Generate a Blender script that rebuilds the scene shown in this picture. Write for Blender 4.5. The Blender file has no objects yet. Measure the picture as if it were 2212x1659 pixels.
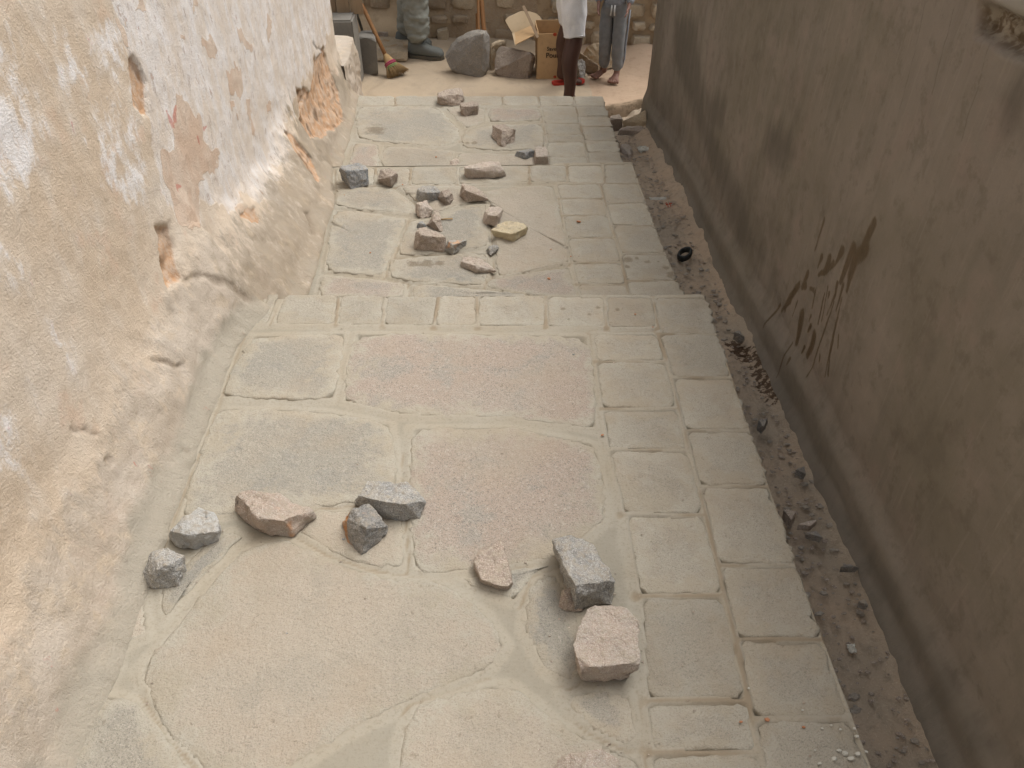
import bpy, bmesh, math, random
import numpy as np
from mathutils import Vector, noise as mnoise

random.seed(7); RNG = np.random.default_rng(11)
scene = bpy.context.scene
C = scene.collection

# ------------------------------------------------------------------ camera
EYE, FPX, PITCH, YAW = 1.8, 1700.0, math.radians(41), math.radians(1.25)
cam = bpy.data.objects.new('camera', bpy.data.cameras.new('camera'))
C.objects.link(cam); scene.camera = cam
cam.data.sensor_width = 36; cam.data.lens = FPX / 2212 * 36
cam.data.clip_start = 0.05; cam.data.clip_end = 600
cam.location = (0, 0, EYE); cam.rotation_euler = (math.pi/2 - PITCH, 0, -YAW)

# ------------------------------------------------------------------ sky, sun, exposure (overcast)
SUN_EL, SUN_AZ = math.radians(62), math.radians(58)        # azimuth from +Y towards +X
w = bpy.data.worlds.new('World'); scene.world = w; w.use_nodes = True
wn = w.node_tree; bg = wn.nodes['Background']
sky = wn.nodes.new('ShaderNodeTexSky'); sky.sky_type = 'NISHITA'; sky.sun_disc = False
sky.sun_elevation = SUN_EL; sky.sun_rotation = SUN_AZ; sky.dust_density = 4.0; sky.air_density = 1.0
hs = wn.nodes.new('ShaderNodeHueSaturation'); hs.inputs['Saturation'].default_value = 0.22
wn.links.new(sky.outputs[0], hs.inputs['Color']); wn.links.new(hs.outputs[0], bg.inputs[0])
bg.inputs[1].default_value = 0.15
sun = bpy.data.objects.new('sun', bpy.data.lights.new('sun', 'SUN')); C.objects.link(sun)
sun.data.energy = 1.25; sun.data.angle = math.radians(38); sun.data.color = (1.0, 0.975, 0.935)
sun.rotation_euler = (math.pi/2 - SUN_EL, 0, math.pi - SUN_AZ)
scene.view_settings.view_transform = 'Standard'; scene.view_settings.look = 'None'
scene.view_settings.gamma = 1.0; scene.view_settings.exposure = 0.60
scene.view_settings.use_curve_mapping = False
scene.cycles.max_bounces = 4; scene.cycles.adaptive_threshold = 0.02

# ------------------------------------------------------------------ measuring helpers: a sight line of the survey meets a real plane
def ray(x, y):
    u = (x - 1106) / FPX; v = (829.5 - y) / FPX
    d = (u, math.cos(PITCH) + v*math.sin(PITCH), -math.sin(PITCH) + v*math.cos(PITCH))
    c, s = math.cos(YAW), math.sin(YAW)
    return Vector((d[0]*c + d[1]*s, -d[0]*s + d[1]*c, d[2]))
def at(x, y, z):
    d = ray(x, y); t = (z - EYE) / d.z
    return Vector((d.x*t, d.y*t, z))
def onX(x, y, a, b=0.0):
    d = ray(x, y); t = a / (d.x - b*d.y)
    return Vector((d.x*t, d.y*t, EYE + d.z*t))
def onY(x, y, Y):
    d = ray(x, y); t = Y / d.y
    return Vector((d.x*t, Y, EYE + d.z*t))
Z0 = (0, 0, 1.0); ZA = (702, 0, .3418); ZB = (1015, 0, .18553); ZC = (702, 183.6, .3662); ZD = (702, 345.6, .2197)
ZE = (216, 972, .7324); ZF = (712.8, 0, .1416); ZG = (1263.6, 172.8, .13018); ZH = (1404, 367, .2669)
ZW = (0, 0, .3906); ZV = (0, 594, .423); ZK = (1890, 0, .1455); ZM = (486, 594, .537)
def q(Z, p): return (Z[0] + Z[2]*p[0], Z[1] + Z[2]*p[1])
T1, T2, T3, PLAZA = 0.0, -.196, -.382, -.60

# ------------------------------------------------------------------ numeric noise
_tab = RNG.random((8, 256, 256)).astype(np.float32)
def vnoise(x, y, seed=0):
    x = np.asarray(x, dtype=np.float64); y = np.asarray(y, dtype=np.float64)
    xi = np.floor(x).astype(int); yi = np.floor(y).astype(int); fx = x - xi; fy = y - yi
    fx = fx*fx*(3 - 2*fx); fy = fy*fy*(3 - 2*fy); t = _tab[seed % 8]
    a = t[xi & 255, yi & 255]; b = t[(xi+1) & 255, yi & 255]; c = t[xi & 255, (yi+1) & 255]; d = t[(xi+1) & 255, (yi+1) & 255]
    return (a*(1-fx) + b*fx)*(1-fy) + (c*(1-fx) + d*fx)*fy
def fbm(x, y, f, octv=4, seed=0, gain=.5):
    s = 0; a = 1; n = 0
    for i in range(octv):
        s = s + a*vnoise(x*f + 17.3*i + seed*7.7, y*f + 9.1*i + seed*3.3, seed + i); n += a; a *= gain; f *= 2.03
    return s/n - .5
def sstep(a, b, x):
    t = np.clip((x - a)/(b - a), 0, 1); return t*t*(3 - 2*t)
def poly_sdf(px, py, poly):                      # negative inside
    poly = np.asarray(poly); n = len(poly); d = np.full(px.shape, 1e9); ins = np.zeros(px.shape, bool)
    for i in range(n):
        ax, ay = poly[i]; bx, by = poly[(i+1) % n]
        ex, ey = bx-ax, by-ay; L = ex*ex + ey*ey + 1e-12
        t = np.clip(((px-ax)*ex + (py-ay)*ey)/L, 0, 1)
        d = np.minimum(d, np.hypot(px-ax-t*ex, py-ay-t*ey))
        c = (ay > py) != (by > py)
        with np.errstate(divide='ignore', invalid='ignore'):
            xx = ex*(py-ay)/(ey if abs(ey) > 1e-12 else 1e-12) + ax
        ins ^= c & (px < xx)
    return np.where(ins, -d, d)
def seg_dist(px, py, a, b):
    ex, ey = b[0]-a[0], b[1]-a[1]; L = ex*ex+ey*ey+1e-12
    t = np.clip(((px-a[0])*ex+(py-a[1])*ey)/L, 0, 1)
    return np.hypot(px-a[0]-t*ex, py-a[1]-t*ey), t

# ------------------------------------------------------------------ mesh helpers
def world_loc(o):
    v = Vector((0, 0, 0))
    while o is not None: v += o.location; o = o.parent
    return v
def tag(o, label=None, cat=None, group=None, kind=None):
    if label: o['label'] = label
    if cat: o['category'] = cat
    if group: o['group'] = group
    if kind: o['kind'] = kind
    return o
def link_mesh(name, me, mat, parent=None, loc=None, smooth=True, sharp=None):
    if mat: me.materials.append(mat)
    if smooth:
        me.polygons.foreach_set('use_smooth', np.ones(len(me.polygons), bool))
        if sharp: me.set_sharp_from_angle(angle=math.radians(sharp))
    o = bpy.data.objects.new(name, me); C.objects.link(o)
    if parent: o.parent = parent
    if loc is not None: o.location = loc
    return o
def mesh(name, verts, faces, mat, parent=None, origin=None, smooth=True, sharp=None):
    """verts are world coordinates; origin (top-level only) becomes the object's location"""
    off = world_loc(parent) if parent else (Vector(origin) if origin is not None else Vector((0, 0, 0)))
    me = bpy.data.meshes.new(name)
    me.from_pydata([tuple(Vector(v) - off) for v in verts], [], faces); me.update()
    return link_mesh(name, me, mat, parent, None if parent else off, smooth, sharp)
def grid(name, P, mat, attrs=None, parent=None, flip=False, kind=None):
    n, m = P.shape[:2]
    me = bpy.data.meshes.new(name)
    idx = np.arange(n*m).reshape(n, m)
    f = np.stack([idx[:-1, :-1], idx[1:, :-1], idx[1:, 1:], idx[:-1, 1:]], -1).reshape(-1, 4)
    if flip: f = f[:, ::-1]
    me.vertices.add(n*m); me.vertices.foreach_set('co', P.reshape(-1).astype(np.float32))
    me.loops.add(f.size); me.loops.foreach_set('vertex_index', f.reshape(-1).astype(np.int32))
    me.polygons.add(len(f)); me.polygons.foreach_set('loop_start', (np.arange(len(f))*4).astype(np.int32))
    me.update(calc_edges=True)
    for k, v in (attrs or {}).items():
        a = me.attributes.new(k, 'FLOAT', 'POINT'); a.data.foreach_set('value', np.asarray(v).reshape(-1).astype(np.float32))
    o = link_mesh(name, me, mat, parent)
    if kind: o['kind'] = kind
    return o
def empty(name, loc):
    o = bpy.data.objects.new(name, None); C.objects.link(o); o.location = loc; o.empty_display_size = .1
    return o
def box_vf(c, s, jit=0, rot=0, taper=1.0):
    v = []; cr, sr = math.cos(rot), math.sin(rot)
    for dz in (-1, 1):
        k = taper if dz > 0 else 1
        for dx, dy in ((-1, -1), (1, -1), (1, 1), (-1, 1)):
            x, y = dx*s[0]/2*k, dy*s[1]/2*k
            v.append(Vector((c[0] + x*cr - y*sr, c[1] + x*sr + y*cr, c[2] + dz*s[2]/2)) + Vector((random.uniform(-jit, jit), random.uniform(-jit, jit), random.uniform(-jit, jit))))
    return v, [(0, 3, 2, 1), (4, 5, 6, 7), (0, 1, 5, 4), (1, 2, 6, 5), (2, 3, 7, 6), (3, 0, 4, 7)]
def loft(rings, cap=True):
    n = len(rings[0]); v = [p for r in rings for p in r]; f = []
    for i in range(len(rings)-1):
        for j in range(n):
            a = i*n+j; b = i*n+(j+1) % n; f.append((a, b, b+n, a+n))
    if cap: f.append(tuple(range(n))[::-1]); f.append(tuple((len(rings)-1)*n + j for j in range(n)))
    return v, f
def tube(pts, rad, n=8):
    rings = []
    pts = [Vector(p) for p in pts]
    for i, p in enumerate(pts):
        t = (pts[min(i+1, len(pts)-1)] - pts[max(i-1, 0)]).normalized()
        a = t.cross(Vector((0, 0, 1)) if abs(t.z) < .9 else Vector((1, 0, 0))).normalized(); b = t.cross(a)
        r = rad[i] if isinstance(rad, (list, tuple)) else rad
        rings.append([p + a*r*math.cos(2*math.pi*k/n) + b*r*math.sin(2*math.pi*k/n) for k in range(n)])
    return loft(rings)
def bevel_mesh(verts, faces, off, seg=1, cuts=0):
    bm = bmesh.new(); vs = [bm.verts.new(v) for v in verts]
    for f in faces:
        try: bm.faces.new([vs[i] for i in f])
        except ValueError: pass
    bm.normal_update()
    if off: bmesh.ops.bevel(bm, geom=bm.edges[:], offset=off, segments=seg, affect='EDGES', clamp_overlap=True)
    if cuts: bmesh.ops.subdivide_edges(bm, edges=bm.edges[:], cuts=cuts, use_grid_fill=True)
    bm.verts.index_update()
    v = [x.co.copy() for x in bm.verts]; f = [tuple(x.index for x in fc.verts) for fc in bm.faces]; bm.free()
    return v, f

# ------------------------------------------------------------------ materials
class M:
    def __init__(s, name, rough=.9, spec=.25):
        s.m = bpy.data.materials.new(name); s.m.use_nodes = True; s.t = s.m.node_tree
        s.b = s.t.nodes['Principled BSDF']; s.b.inputs['Roughness'].default_value = rough
        s.b.inputs['Specular IOR Level'].default_value = spec
        s.tc = s.t.nodes.new('ShaderNodeTexCoord').outputs['Object']
        s.oi = None
    def lk(s, a, sock):
        if isinstance(a, (int, float)): sock.default_value = a
        elif isinstance(a, tuple): sock.default_value = (*a, 1) if len(a) == 3 and sock.type == 'RGBA' else a
        else: s.t.links.new(a, sock)
    def vec(s, sc, src=None):
        n = s.t.nodes.new('ShaderNodeMapping'); n.inputs['Scale'].default_value = sc
        s.t.links.new(src or s.tc, n.inputs['Vector']); return n.outputs[0]
    def noise(s, scale, detail=4, rough=.55, vec=None, dist=0):
        n = s.t.nodes.new('ShaderNodeTexNoise'); n.inputs['Scale'].default_value = scale; n.inputs['Detail'].default_value = detail
        n.inputs['Roughness'].default_value = rough; n.inputs['Distortion'].default_value = dist
        v = vec or s.tc
        if s.oi is not None:
            a = s.t.nodes.new('ShaderNodeVectorMath'); a.operation = 'ADD'; s.t.links.new(v, a.inputs[0]); s.t.links.new(s.oi, a.inputs[1]); v = a.outputs[0]
        s.t.links.new(v, n.inputs['Vector']); return n.outputs['Fac']
    def voro(s, scale, feature='F1', vec=None, out='Distance'):
        n = s.t.nodes.new('ShaderNodeTexVoronoi'); n.feature = feature; n.inputs['Scale'].default_value = scale
        s.t.links.new(vec or s.tc, n.inputs['Vector']); return n.outputs[out]
    def math(s, op, a, b=0.0, c=None, clamp=False):
        n = s.t.nodes.new('ShaderNodeMath'); n.operation = op; n.use_clamp = clamp
        s.lk(a, n.inputs[0]); s.lk(b, n.inputs[1])
        if c is not None: s.lk(c, n.inputs[2])
        return n.outputs[0]
    def ss(s, x, a, b):
        n = s.t.nodes.new('ShaderNodeMapRange'); n.interpolation_type = 'SMOOTHSTEP'
        n.inputs['From Min'].default_value = a; n.inputs['From Max'].default_value = b; s.lk(x, n.inputs['Value']); return n.outputs[0]
    def mix(s, f, a, b, mode='MIX'):
        n = s.t.nodes.new('ShaderNodeMix'); n.data_type = 'RGBA'; n.blend_type = mode
        s.lk(f, n.inputs[0]); s.lk(a, n.inputs[6]); s.lk(b, n.inputs[7]); return n.outputs[2]
    def attr(s, name):
        n = s.t.nodes.new('ShaderNodeAttribute'); n.attribute_name = name; return n.outputs['Fac']
    def rnd(s, mul=37.0):
        n = s.t.nodes.new('ShaderNodeObjectInfo'); r = n.outputs['Random']
        cmb = s.t.nodes.new('ShaderNodeCombineXYZ')
        for i in range(3): s.t.links.new(s.math('MULTIPLY', r, mul*(i+1)), cmb.inputs[i])
        s.oi = cmb.outputs[0]; return r
    def bump(s, h, strength=.5, dist=.01, nrm=None):
        n = s.t.nodes.new('ShaderNodeBump'); n.inputs['Strength'].default_value = strength; n.inputs['Distance'].default_value = dist
        s.lk(h, n.inputs['Height'])
        if nrm is not None: s.t.links.new(nrm, n.inputs['Normal'])
        return n.outputs[0]
    def out(s, col, bump=None, rough=None):
        s.lk(col, s.b.inputs['Base Color'])
        if bump is not None: s.t.links.new(bump, s.b.inputs['Normal'])
        if rough is not None: s.lk(rough, s.b.inputs['Roughness'])
        return s.m

CEM = (.386, .354, .29); CEM2 = (.366, .324, .253); SAND = (.262, .208, .143)
SPOTS = [(at(*q(Zs, p), zs), r) for Zs, zs, p, r in ((ZC, T2, (1790, 1032), .026), (ZC, T2, (1838, 1025), .015), (ZC, T2, (1900, 1046), .020), (ZC, T2, (1966, 1045), .012), (ZC, T2, (2012, 1082), .020), (ZC, T2, (2045, 1122), .030), (ZC, T2, (1780, 1072), .015),
  (ZM, T1, (1360, 140), .014), (ZM, T1, (1500, 135), .013), (ZM, T1, (1466, 160), .010), (ZM, T1, (1580, 140), .014), (ZM, T1, (1700, 50), .012), (ZC, T2, (520, 1062), .035), (ZC, T2, (600, 1060), .040), (ZC, T2, (680, 1056), .030), (ZC, T3, (840, 348), .022), (ZC, T3, (880, 346), .026), (ZC, T3, (300, 270), .085))]
def stone_mat(name, c1, c2, c3, cover, speck=.5):
    """paving stone: granite body c1..c3 under a thin, worn cement wash that is thick at the rim"""
    m = M(name, .92, .2); r = m.rnd()
    big = m.noise(4, 3); mid = m.noise(20, 6, .68); fine = m.noise(260, 2, .6); gr = m.noise(95, 4, .75); blot = m.noise(8, 5, .65)
    body = m.mix(m.ss(big, .38, .62), c1, c2)
    body = m.mix(m.math('MULTIPLY', m.ss(blot, .5, .64), .8), body, c3)
    body = m.mix(m.math('MULTIPLY', m.ss(fine, .53, .64), speck), body, (.10, .09, .08))
    body = m.mix(m.math('MULTIPLY', m.ss(gr, .54, .66), speck*.8), body, (.50, .45, .38))
    body = m.mix(m.math('MULTIPLY', m.ss(m.noise(420, 2, .6), .60, .68), speck), body, (.62, .58, .52))
    wash = m.mix(m.ss(blot, .42, .6), CEM, CEM2)
    wash = m.mix(m.math('MULTIPLY', m.ss(fine, .53, .66), .35), wash, (.22, .185, .135))
    k = m.math('ADD', m.attr('rim'), m.math('MULTIPLY', m.math('SUBTRACT', mid, .5), 2.6))
    k = m.math('ADD', k, m.math('MULTIPLY', m.math('SUBTRACT', big, .5), 1.2))
    k = m.ss(k, .60 - cover, 1.25 - cover)
    col = m.mix(k, body, wash)
    dust = m.ss(m.noise(2.7, 5, .65), .46, .66)
    col = m.mix(m.math('MULTIPLY', dust, .34), col, (.36, .29, .21))
    spot = m.ss(m.noise(60, 3, .6), .66, .71)
    col = m.mix(m.math('MULTIPLY', spot, .45), col, (.20, .16, .115))
    sp = None                                                        # old splash marks
    for p_, r_ in (SPOTS[:12] if name == 'border_stone' else SPOTS[12:] if name == 'slab_grey_granite' else []):
        n = m.t.nodes.new('ShaderNodeVectorMath'); n.operation = 'DISTANCE'; m.t.links.new(m.tc, n.inputs[0]); n.inputs[1].default_value = p_
        v_ = m.ss(m.math('ADD', n.outputs['Value'], m.math('MULTIPLY', m.math('SUBTRACT', mid, .5), r_*2.5)), r_, r_*.45)
        sp = v_ if sp is None else m.math('MAXIMUM', sp, v_)
    if sp is not None: col = m.mix(m.math('MULTIPLY', sp, .55), col, (.15, .11, .065))
    hsv = m.t.nodes.new('ShaderNodeHueSaturation'); m.lk(col, hsv.inputs['Color'])
    m.lk(m.math('ADD', m.math('MULTIPLY', r, .14), .93), hsv.inputs['Value'])
    h = m.math('ADD', m.math('MULTIPLY', mid, .7), m.math('MULTIPLY', gr, .42))
    h = m.math('ADD', h, m.math('MULTIPLY', fine, .2))
    fl = m.noise(3.2, 4, .55, None, .5)                              # thin cleft layers of the stone
    for a_ in (.44, .55): h = m.math('ADD', h, m.math('MULTIPLY', m.ss(fl, a_, a_ + .014), .07))
    return m.out(hsv.outputs[0], m.bump(h, .85, .014))
MS_PINK = stone_mat('slab_pink_granite', (.353, .290, .236), (.348, .299, .246), (.303, .278, .238), .30, .6)
MS_GREY = stone_mat('slab_grey_granite', (.303, .281, .234), (.334, .302, .245), (.270, .256, .221), .32, .45)
MS_BEIGE = stone_mat('slab_beige', (.389, .336, .267), (.379, .333, .266), (.348, .309, .249), .18, .3)
MS_BORD = stone_mat('border_stone', (.363, .330, .267), (.348, .318, .259), (.329, .291, .229), .40, .35)

def mortar_mat():
    m = M('mortar', .95, .15)
    mid = m.noise(14, 5, .6); gr = m.noise(120, 4, .7); big = m.noise(2.6, 4, .6)
    c = m.mix(m.ss(big, .38, .62), (.348, .318, .258), (.338, .298, .23))
    c = m.mix(m.math('MULTIPLY', m.ss(gr, .5, .68), .45), c, (.23, .19, .135))
    g = m.math('ADD', m.attr('groove'), m.math('MULTIPLY', m.math('SUBTRACT', mid, .5), .8))
    c = m.mix(m.math('MULTIPLY', m.ss(g, .10, .75), .85), c, SAND)
    wd = m.ss(m.math('ADD', m.attr('wide'), m.math('MULTIPLY', m.math('SUBTRACT', mid, .5), 1.2)), .2, 1.0)
    c = m.mix(m.math('MULTIPLY', wd, .45), c, (.235, .215, .17))
    return m.out(c, m.bump(m.math('ADD', m.math('MULTIPLY', mid, .5), m.math('MULTIPLY', gr, .4)), .5, .01))
M_MORT = mortar_mat()

def earth_mat(name, c1, c2, c3, gs=1.0, bumpd=.02):
    m = M(name, .97, .1)
    big = m.noise(2.3, 5, .6); mid = m.noise(18*gs, 5, .65); gr = m.noise(150*gs, 4, .75)
    c = m.mix(m.ss(big, .35, .65), c1, c2)
    c = m.mix(m.math('MULTIPLY', m.ss(mid, .5, .72), .7), c, c3)
    c = m.mix(m.math('MULTIPLY', m.ss(gr, .56, .75), .45), c, tuple(x*.55 for x in c1))
    c = m.mix(m.math('MULTIPLY', m.attr('cut'), .9), c, m.mix(m.ss(mid, .42, .6), (.13, .095, .06), (.27, .20, .135)))
    h = m.math('ADD', m.math('MULTIPLY', mid, .6), m.math('MULTIPLY', gr, .4))
    return m.out(c, m.bump(h, .7, bumpd))
M_PLAZA = earth_mat('dusty_cement', (.40, .32, .23), (.43, .34, .24), (.35, .285, .21), .6, .008)
M_DIRT = earth_mat('pink_earth', (.46, .335, .235), (.42, .31, .215), (.37, .26, .175), 1, .012)
M_BANK = earth_mat('dark_bank_earth', (.27, .20, .135), (.36, .26, .175), (.20, .15, .10), 1, .03)
M_GROUND = earth_mat('far_ground', (.30, .23, .16), (.35, .27, .18), (.26, .2, .14), .3, .02)
def gutter_mat():
    m = M('gutter_earth', .95, .15)
    big = m.noise(3, 5, .6); mid = m.noise(30, 5, .65); gr = m.noise(170, 4, .75)
    c = m.mix(m.ss(big, .35, .65), (.447, .344, .247), (.382, .316, .238))
    c = m.mix(m.math('MULTIPLY', m.ss(mid, .5, .7), .7), c, (.279, .233, .173))
    c = m.mix(m.math('MULTIPLY', m.ss(gr, .55, .72), .5), c, (.670, .559, .421))
    wet = m.ss(m.math('ADD', m.attr('wet'), m.math('MULTIPLY', m.math('SUBTRACT', m.noise(45, 4, .6), .5), 2.2)), .75, 1.0)
    c = m.mix(m.math('MULTIPLY', wet, .9), c, (.06, .03, .012))
    rough = m.math('SUBTRACT', .95, m.math('MULTIPLY', wet, .5))
    return m.out(c, m.bump(m.math('ADD', m.math('MULTIPLY', mid, .6), m.math('MULTIPLY', gr, .4)), .8, .02), rough)
M_GUT = gutter_mat()

def left_wall_mat():
    m = M('peeling_lime_plaster', .95, .15)
    vst = m.vec((1, 1, .5))
    big = m.noise(1.7, 4, .55); mid = m.noise(9, 6, .66, vst); md2 = m.noise(30, 5, .68, vst); gr = m.noise(150, 4, .75); fi = m.noise(330, 2, .6)
    def c0(x, k): return m.math('MULTIPLY', m.math('SUBTRACT', x, .5), k)
    def mask(a, k1=1.2, lo=.42, hi=.62, k2=1.0):
        return m.ss(m.math('ADD', m.math('ADD', m.attr(a), c0(mid, k1)), c0(md2, k2)), lo, hi)
    base = m.mix(m.ss(big, .38, .62), (.619, .495, .368), (.678, .572, .456))
    base = m.mix(m.math('MULTIPLY', m.ss(mid, .46, .66), .6), base, (.707, .616, .513))
    base = m.mix(m.math('MULTIPLY', m.ss(m.noise(5.5, 4, .6), .56, .68), .4), base, (.668, .460, .327))
    plast = m.mix(m.ss(mid, .4, .62), (.718, .626, .532), (.757, .689, .625))
    Pm = mask('plaster', .9, .35, .65, .9)
    c = m.mix(m.math('MULTIPLY', Pm, .85), base, plast)
    wv = m.math('ADD', m.math('ADD', m.attr('white'), c0(mid, 2.0)), m.math('ADD', c0(md2, 2.2), c0(gr, 1.5)))
    c = m.mix(m.math('MULTIPLY', m.ss(wv, .30, 1.15), .9), c, (.815, .772, .737))
    c = m.mix(m.math('MULTIPLY', m.ss(m.math('ADD', wv, c0(fi, 2.0)), 1.1, 1.5), .6), c, (.845, .831, .829))
    pits = m.math('MULTIPLY', m.ss(m.math('ADD', md2, c0(gr, .5)), .585, .655), m.math('MULTIPLY', Pm, .7))
    c = m.mix(pits, c, (.550, .421, .327))
    Tm = mask('tan', 1.0, .45, .55, 1.4); c = m.mix(m.math('MULTIPLY', Tm, .9), c, m.mix(m.ss(mid, .4, .6), (.629, .460, .338), (.668, .529, .410)))
    Sm = mask('skirt', 1.0, .3, .8, 1.0)
    sk = m.mix(m.ss(m.noise(4.5, 5, .65), .42, .6), (.513, .445, .371), (.404, .342, .273))
    sk = m.mix(m.math('MULTIPLY', m.ss(m.noise(12, 5, .65), .52, .64), .55), sk, (.609, .490, .353))
    sk = m.mix(m.math('MULTIPLY', m.ss(gr, .53, .66), .4), sk, (.295, .234, .169))
    c = m.mix(m.math('MULTIPLY', Sm, .68), c, sk)
    Gm = mask('grime', 1.6, .40, .95, 1.4); c = m.mix(m.math('MULTIPLY', Gm, .52), c, (.265, .211, .143))
    c = m.mix(m.math('MULTIPLY', m.ss(m.math('ADD', m.attr('cem'), c0(mid, 1.0)), .2, .9), .85), c, m.mix(mid, CEM, CEM2))
    Cm = mask('clay', .9, .35, .75, 1.4); c = m.mix(m.math('MULTIPLY', Cm, .9), c, m.mix(m.ss(md2, .4, .6), (.562, .327, .177), (.604, .443, .321)))
    Rm = mask('red', 1.6, .5, .8, 2.4); c = m.mix(m.math('MULTIPLY', Rm, .65), c, (.541, .186, .143))
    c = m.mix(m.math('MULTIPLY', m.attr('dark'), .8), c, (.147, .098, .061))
    c = m.mix(m.math('MULTIPLY', m.ss(gr, .54, .68), .30), c, (.442, .352, .266))
    h = m.math('ADD', m.math('MULTIPLY', md2, .55), m.math('MULTIPLY', gr, .5))
    h = m.math('ADD', h, m.math('MULTIPLY', mid, .35)); h = m.math('SUBTRACT', h, m.math('MULTIPLY', Tm, .22))
    h = m.math('SUBTRACT', h, m.math('MULTIPLY', pits, .3)); h = m.math('ADD', h, m.math('MULTIPLY', Pm, .15))
    h = m.math('ADD', h, m.math('MULTIPLY', m.math('MULTIPLY', Sm, md2), .25))
    return m.out(c, m.bump(h, .85, .016))
M_LWALL = left_wall_mat()

def right_wall_mat():
    m = M('dark_cement_render', .88, .25)
    vs = m.vec((1, 1, .12)); vs2 = m.vec((1, 1.3, .05))
    big = m.noise(1.6, 4, .55); st = m.noise(11, 4, .6, vs); st2 = m.noise(60, 3, .6, vs2); gr = m.noise(160, 4, .75); mid = m.noise(6, 5, .6)
    c = m.mix(m.ss(big, .35, .65), (.183, .158, .121), (.218, .186, .152))
    c = m.mix(m.math('MULTIPLY', m.ss(st, .48, .7), .38), c, (.131, .116, .090))
    c = m.mix(m.math('MULTIPLY', m.ss(mid, .52, .7), .5), c, (.242, .191, .158))
    c = m.mix(m.math('MULTIPLY', m.ss(st2, .56, .7), .18), c, (.325, .282, .232))
    c = m.mix(m.math('MULTIPLY', m.ss(gr, .6, .75), .3), c, (.360, .312, .247))
    bl = m.noise(2.4, 6, .68); bl2 = m.noise(13, 5, .7)
    c = m.mix(m.math('MULTIPLY', m.ss(bl, .50, .66), .45), c, (.112, .096, .071))
    c = m.mix(m.math('MULTIPLY', m.ss(bl, .50, .36), .40), c, (.264, .225, .186))
    c = m.mix(m.math('MULTIPLY', m.ss(bl2, .52, .66), .38), c, (.118, .099, .072))
    c = m.mix(m.math('MULTIPLY', m.ss(gr, .42, .30), .25), c, (.106, .090, .064))
    G = m.ss(m.math('ADD', m.attr('grime'), m.math('MULTIPLY', m.math('SUBTRACT', st, .5), 1.0)), .35, .95)
    c = m.mix(m.math('MULTIPLY', G, .62), c, (.094, .081, .064))
    B = m.ss(m.math('ADD', m.attr('plinth'), m.math('MULTIPLY', m.math('SUBTRACT', mid, .5), .6)), .4, .7)
    c = m.mix(m.math('MULTIPLY', B, .35), c, (.223, .201, .162))
    L = m.attr('light'); c = m.mix(m.math('MULTIPLY', L, .5), c, (.347, .332, .293))
    R = m.attr('crumb'); rub = m.noise(38, 4, .6)
    c = m.mix(m.math('MULTIPLY', R, .85), c, m.mix(m.ss(rub, .40, .62), (.118, .084, .052), (.305, .270, .213)))
    S = m.ss(m.math('ADD', m.attr('stain'), m.math('MULTIPLY', m.math('SUBTRACT', m.noise(55, 3, .6, vs), .5), 1.2)), .25, .85)
    c = m.mix(m.math('MULTIPLY', S, .82), c, (.075, .047, .018))
    W = m.ss(m.math('ADD', m.attr('scratch'), m.math('MULTIPLY', m.math('SUBTRACT', st2, .5), .8)), .5, .9)
    c = m.mix(m.math('MULTIPLY', W, .5), c, (.111, .099, .077))
    h = m.math('ADD', m.math('MULTIPLY', st, .3), m.math('MULTIPLY', gr, .2)); h = m.math('ADD', h, m.math('MULTIPLY', st2, .15))
    h = m.math('ADD', h, m.math('MULTIPLY', R, m.math('MULTIPLY', rub, 1.5)))
    return m.out(c, m.bump(h, .45, .012), m.math('SUBTRACT', .9, m.math('MULTIPLY', S, .35)))
M_RWALL = right_wall_mat()

def rock_mat(name, c1, c2, dark, lightc, stain=None, amt=.5):
    m = M(name, .9, .3); r = m.rnd(11.0)
    big = m.noise(14, 4, .6); gr = m.noise(170, 3, .75); g2 = m.noise(320, 2, .7); mid = m.noise(48, 4, .65)
    c = m.mix(m.ss(big, .38, .62), c1, c2)
    c = m.mix(m.math('MULTIPLY', m.ss(gr, .5, .6), amt*1.2), c, dark)
    c = m.mix(m.math('MULTIPLY', m.ss(g2, .53, .62), amt*1.2), c, lightc)
    gn = m.t.nodes.new('ShaderNodeNewGeometry'); sx = m.t.nodes.new('ShaderNodeSeparateXYZ'); m.t.links.new(gn.outputs['Normal'], sx.inputs[0])
    dst = m.math('MULTIPLY', m.ss(sx.outputs['Z'], .35, .95), m.ss(mid, .35, .62)); c = m.mix(m.math('MULTIPLY', dst, .38), c, (.43, .375, .295))   # dust settled on upper faces
    if stain: c = m.mix(m.math('MULTIPLY', m.ss(m.noise(10, 3, .5), .57, .68), .75), c, stain)
    c = m.mix(m.math('MULTIPLY', m.ss(mid, .5, .66), .45), c, (.43, .365, .28))
    hsv = m.t.nodes.new('ShaderNodeHueSaturation'); m.lk(c, hsv.inputs['Color'])
    m.lk(m.math('ADD', m.math('MULTIPLY', r, .25), .88), hsv.inputs['Value'])
    h = m.math('ADD', m.math('MULTIPLY', mid, .9), m.math('MULTIPLY', gr, .45))
    return m.out(hsv.outputs[0], m.bump(h, 1.0, .016))
R_GREY = rock_mat('granite_grey', (.335, .328, .308), (.423, .403, .362), (.150, .150, .150), (.793, .765, .725))
R_DARK = rock_mat('granite_dark', (.232, .239, .239), (.328, .328, .321), (.095, .102, .110), (.573, .573, .560))
R_DSTN = rock_mat('granite_dark_rusty', (.260, .253, .239), (.368, .348, .315), (.110, .110, .110), (.573, .547, .505), (.683, .300, .095))
R_GRAV = rock_mat('gutter_gravel', (.403, .358, .302), (.347, .302, .252), (.224, .202, .174), (.515, .470, .414), None, .3)
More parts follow.
